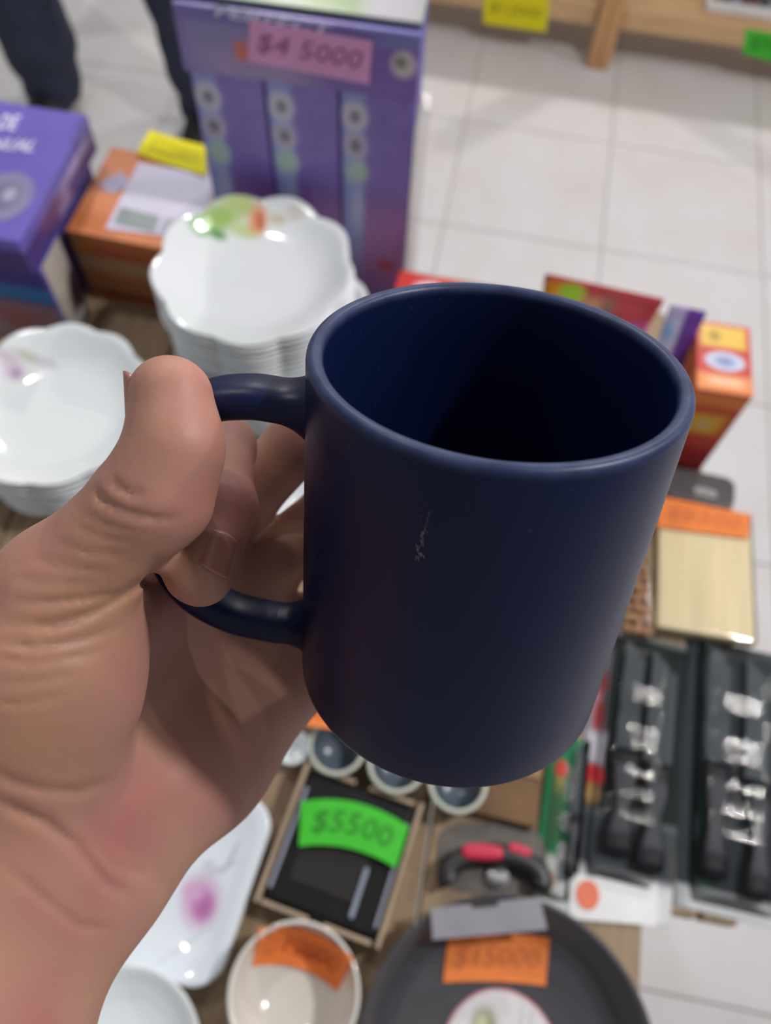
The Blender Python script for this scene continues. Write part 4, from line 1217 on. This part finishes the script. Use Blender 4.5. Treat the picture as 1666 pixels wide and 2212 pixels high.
link('handle', sweep_me(hpath, (0, 1, 0), hw_, ht_, 28, 2.5), navy, mug, smooth=True)
# rubbed scuff on the wall: a ragged pale streak lying on the glaze
def scuff():
    rnd = random.Random(4)
    vs, fs = [], []
    inv = mug.matrix_world.inverted()
    v0 = inv @ Vector(w_of(lens(921, 1165, 0.16)))
    eye = inv @ Vector(CAM)
    d = (v0 - eye).normalized()
    # meet the wall
    A = d.x ** 2 + d.y ** 2; B = 2 * (eye.x * d.x + eye.y * d.y); Cc = eye.x ** 2 + eye.y ** 2 - (R + 1e-5) ** 2
    t = (-B - math.sqrt(B * B - 4 * A * Cc)) / (2 * A)
    hit = eye + d * t
    th0 = math.atan2(hit.y, hit.x)
    for i in range(26):
        z = hit.z + 0.0065 - 0.0125 * i / 25 + rnd.uniform(-.0003, .0003)
        off = (0.0001 if i < 9 else 0.0007 * math.sin(i * 0.9) * (i - 8) / 17) - 0.00005 * i
        wd = rnd.uniform(0.00004, 0.00011) * (0.5 if i < 9 else 1.5)
        for q in range(1 if i < 10 else 2):
            o2 = off + (q * rnd.uniform(-.0007, .0007))
            n = len(vs)
            for dx, dz in ((-wd, 0), (wd, 0), (wd * .6 - .0002, .0007), (-wd * .6 - .0002, .0007)):
                a = th0 + (o2 + dx) / R
                vs.append(((R + 2e-5) * math.cos(a), (R + 2e-5) * math.sin(a), z + dz))
            fs.append((n, n + 1, n + 2, n + 3))
    me = mesh(vs, fs)
    o = link('scuff_mark', me, mat('rubbed_scuff', (104, 108, 126), 0.6), mug)
    o['label'] = 'pale rubbed scuff on the wall'
scuff()

L = lens
HAND_KEYS = {
    'thumb': [(L(60, 1560, .194), .0165), (L(130, 1268, .184), .0126), (L(338, 1068, .177), .0110), (L(380, 965, .175), .0089), (L(374, 858, .176), .0084)],
    'thumb_tip': [(L(353, 850, .1785), .0068), (L(360, 930, .178), .0070)],
    'index': [(L(330, 1180, .240), .0105), (L(476, 966, .227), .0090), (L(478, 1100, .204), .0083), (L(434, 1240, .1925), .0076)],
    'middle': [(L(440, 1200, .255), .0100), (L(520, 1085, .256), .0100), (L(655, 945, .252), .0092), (L(840, 900, .262), .0085), (L(960, 960, .262), .0078)],
    'ring': [(L(540, 1300, .268), .0105), (L(600, 1200, .262), .0100), (L(730, 1090, .268), .0092), (L(880, 1060, .272), .0083), (L(980, 1100, .270), .0076)],
    'little': [(L(640, 1440, .272), .0100), (L(690, 1340, .270), .0092), (L(800, 1250, .278), .0083), (L(920, 1230, .280), .0075), (L(990, 1260, .278), .0070)],
    'palm': [(L(20, 1760, .205), .0180, L(330, 1190, .238), .0110),
             (L(90, 1800, .212), .0180, L(450, 1230, .256), .0115),
             (L(170, 1830, .220), .0180, L(560, 1330, .268), .0115),
             (L(235, 1850, .224), .0165, L(430, 1640, .247), .0185),
             (L(430, 1640, .247), .0185, L(640, 1470, .272), .0120),
             (L(-20, 1700, .196), .0180, L(100, 1450, .192), .0190),
             (L(100, 1450, .192), .0190, L(190, 1290, .200), .0120)],
    'web': [(L(170, 1330, .209), .0120), (L(300, 1260, .232), .0100)],
    'fore': [(L(-10, 1800, .204), .0200, L(-260, 2290, .180), .0245),
             (L(135, 1872, .214), .0180, L(-105, 2320, .196), .0250),
             (L(50, 1900, .222), .0180, L(-190, 2320, .205), .0245),
             (L(-260, 2290, .180), .0245, L(-620, 2850, .165), .0300),
             (L(-105, 2320, .196), .0250, L(-420, 2900, .178), .0310)],
    'creases': [
        ([(238, 1030), (255, 1055), (285, 1068), (320, 1066)], 9, .0009, 0, .2),
        ([(198, 1050), (222, 1082), (275, 1108), (350, 1122), (405, 1116)], 9, .0009, 0, .2),
        ([(170, 1105), (230, 1135), (300, 1150)], 6, .0004, 0, .2),
        ([(150, 1130), (215, 1160), (290, 1172)], 6, .0004, 0, .2),
        ([(110, 1165), (190, 1195), (280, 1200)], 6, .0004, 0, .2),
        ([(60, 1205), (140, 1225), (260, 1238)], 6, .0004, 0, .2),
        ([(20, 1250), (110, 1262), (230, 1262)], 6, .0004, 0, .2),
        ([(20, 1300), (100, 1302), (190, 1292), (270, 1280)], 8, .0009, 0, .21),
        ([(350, 1195), (310, 1255), (260, 1290), (200, 1325), (110, 1352), (0, 1346)], 11, .0012, 0, .208),
        ([(-20, 1385), (80, 1398), (180, 1380), (270, 1350)], 8, .0008, 0, .21),
        ([(-20, 1420), (60, 1432), (160, 1420), (250, 1398)], 7, .0005, 0, .21),
        ([(-20, 1478), (80, 1472), (180, 1452)], 7, .0004, 0, .21),
        ([(-20, 1520), (60, 1520), (150, 1500)], 7, .0004, 0, .21),
        ([(-30, 1660), (30, 1690), (90, 1706), (170, 1710), (255, 1680)], 13, .0008, 0, .225),
        ([(-30, 1715), (30, 1748), (96, 1775), (168, 1830), (230, 1910), (300, 1945)], 13, .0011, 0, .235),
        ([(0, 1860), (80, 1930), (170, 2000), (260, 2010)], 10, .0006, 0, .235),
        ([(180, 1800), (250, 1870), (330, 1890)], 9, .0005, 0, .235),
    ],
}
def skin_material():
    m, nt, b = new_mat('skin')
    tc = nt.nodes.new('ShaderNodeTexCoord')
    n1 = nt.nodes.new('ShaderNodeTexNoise'); n1.inputs['Scale'].default_value = 26; n1.inputs['Detail'].default_value = 3
    n2 = nt.nodes.new('ShaderNodeTexNoise'); n2.inputs['Scale'].default_value = 320; n2.inputs['Detail'].default_value = 4
    for n in (n1, n2): nt.links.new(tc.outputs['Object'], n.inputs['Vector'])
    rp = nt.nodes.new('ShaderNodeValToRGB')
    rp.color_ramp.elements[0].position = 0.30; rp.color_ramp.elements[0].color = sin_((180, 134, 108))
    rp.color_ramp.elements[1].position = 0.72; rp.color_ramp.elements[1].color = sin_((172, 108, 102))
    mid = rp.color_ramp.elements.new(0.5); mid.color = sin_((176, 126, 112))
    nt.links.new(n1.outputs[0], rp.inputs[0])
    nt.links.new(rp.outputs[0], b.inputs['Base Color'])
    b.inputs['Roughness'].default_value = 0.52
    b.inputs['Specular IOR Level'].default_value = 0.4
    b.inputs['Subsurface Weight'].default_value = 0.4
    b.inputs['Subsurface Radius'].default_value = (0.012, 0.0035, 0.0018)
    b.inputs['Subsurface Scale'].default_value = 0.5
    bp = nt.nodes.new('ShaderNodeBump'); bp.inputs['Strength'].default_value = 0.25; bp.inputs['Distance'].default_value = 0.0006
    nt.links.new(n2.outputs[0], bp.inputs['Height'])
    nt.links.new(bp.outputs[0], b.inputs['Normal'])
    return m
def build_hand():
    f = hand_field()
    lo = np.array([-0.155, -0.035, 0.135]); hi = np.array([0.032, 0.165, 0.300])
    V, Q = surface(f, lo, hi, HAND_CELL)
    Wv = V @ MW.T + CAM
    base = Wv.mean(0)
    me = bpy.data.meshes.new('hand')
    me.from_pydata((Wv - base).tolist(), [], Q.tolist())
    me.update()
    hand = link('person', me, skin_material(), None, loc=tuple(base), smooth=True)
    tag(hand, 'bare left hand and wrist gripping the navy mug by its handle', 'person')
    md = hand.modifiers.new('soften', 'SMOOTH'); md.factor = 0.5; md.iterations = 2
    nm = mat('fingernail', (176, 118, 104), 0.35, 0.05, 60, coat=0.2)
    def nail(c, axis, normal, r, length, half, name='fingernail'):
        axis = axis / np.linalg.norm(axis)
        normal = normal - (normal @ axis) * axis; normal /= np.linalg.norm(normal)
        side = np.cross(axis, normal)
        vs, fs = [], []
        nu, nv = 14, 12
        for lay in (0, 1):
            for i in range(nu):
                s = i / (nu - 1)
                for j in range(nv):
                    t = j / (nv - 1) * 2 - 1
                    # rounded outline at both ends
                    end = 1 - 0.16 * t * t
                    x = (s - 0.5) * length * end + (0.0010 * (1 - t * t) if s > .9 else 0)
                    a = t * half
                    rr = r - lay * 0.0006 - 0.0012 * (abs(t) ** 4)
                    vs.append(c + axis * x + normal * rr * math.cos(a) + side * rr * math.sin(a))
        n = nu * nv
        for i in range(nu - 1):
            for j in range(nv - 1):
                a = i * nv + j
                fs.append((a, a + 1, a + nv + 1, a + nv)); fs.append((n + a, n + a + nv, n + a + nv + 1, n + a + 1))
        rim = [i * nv for i in range(nu)] + [(nu - 1) * nv + j for j in range(1, nv)] + [i * nv + nv - 1 for i in range(nu - 2, -1, -1)] + [j for j in range(nv - 2, 0, -1)]
        for a, b_ in zip(rim, rim[1:] + rim[:1]):
            fs.append((a, n + a, n + b_, b_))
        Wn = np.array(vs) @ MW.T + CAM - base
        me2 = mesh(Wn, fs)
        bm = bmesh.new(); bm.from_mesh(me2); bmesh.ops.recalc_face_normals(bm, faces=bm.faces); bm.to_mesh(me2); bm.free()
        o = link(name, me2, nm, hand, smooth=True)
        return o
    K = HAND_KEYS
    a, b_ = K['thumb'][3][0], K['thumb'][4][0]
    o = nail(a * .30 + b_ * .70 + np.array([-.0022, -.0004, .0024]), b_ - a, np.array([-0.95, 0.0, -0.22]), 0.0085, 0.0158, 0.58); o['label'] = 'thumb nail seen from its edge'
    a, b_ = K['index'][2][0], K['index'][3][0]
    o = nail(a * .16 + b_ * .84, b_ - a, np.array([0.52, 0.0, -0.85]), 0.0080, 0.0100, 0.70); o['label'] = 'index finger nail'
HAND_CELL = 0.0009
build_hand()
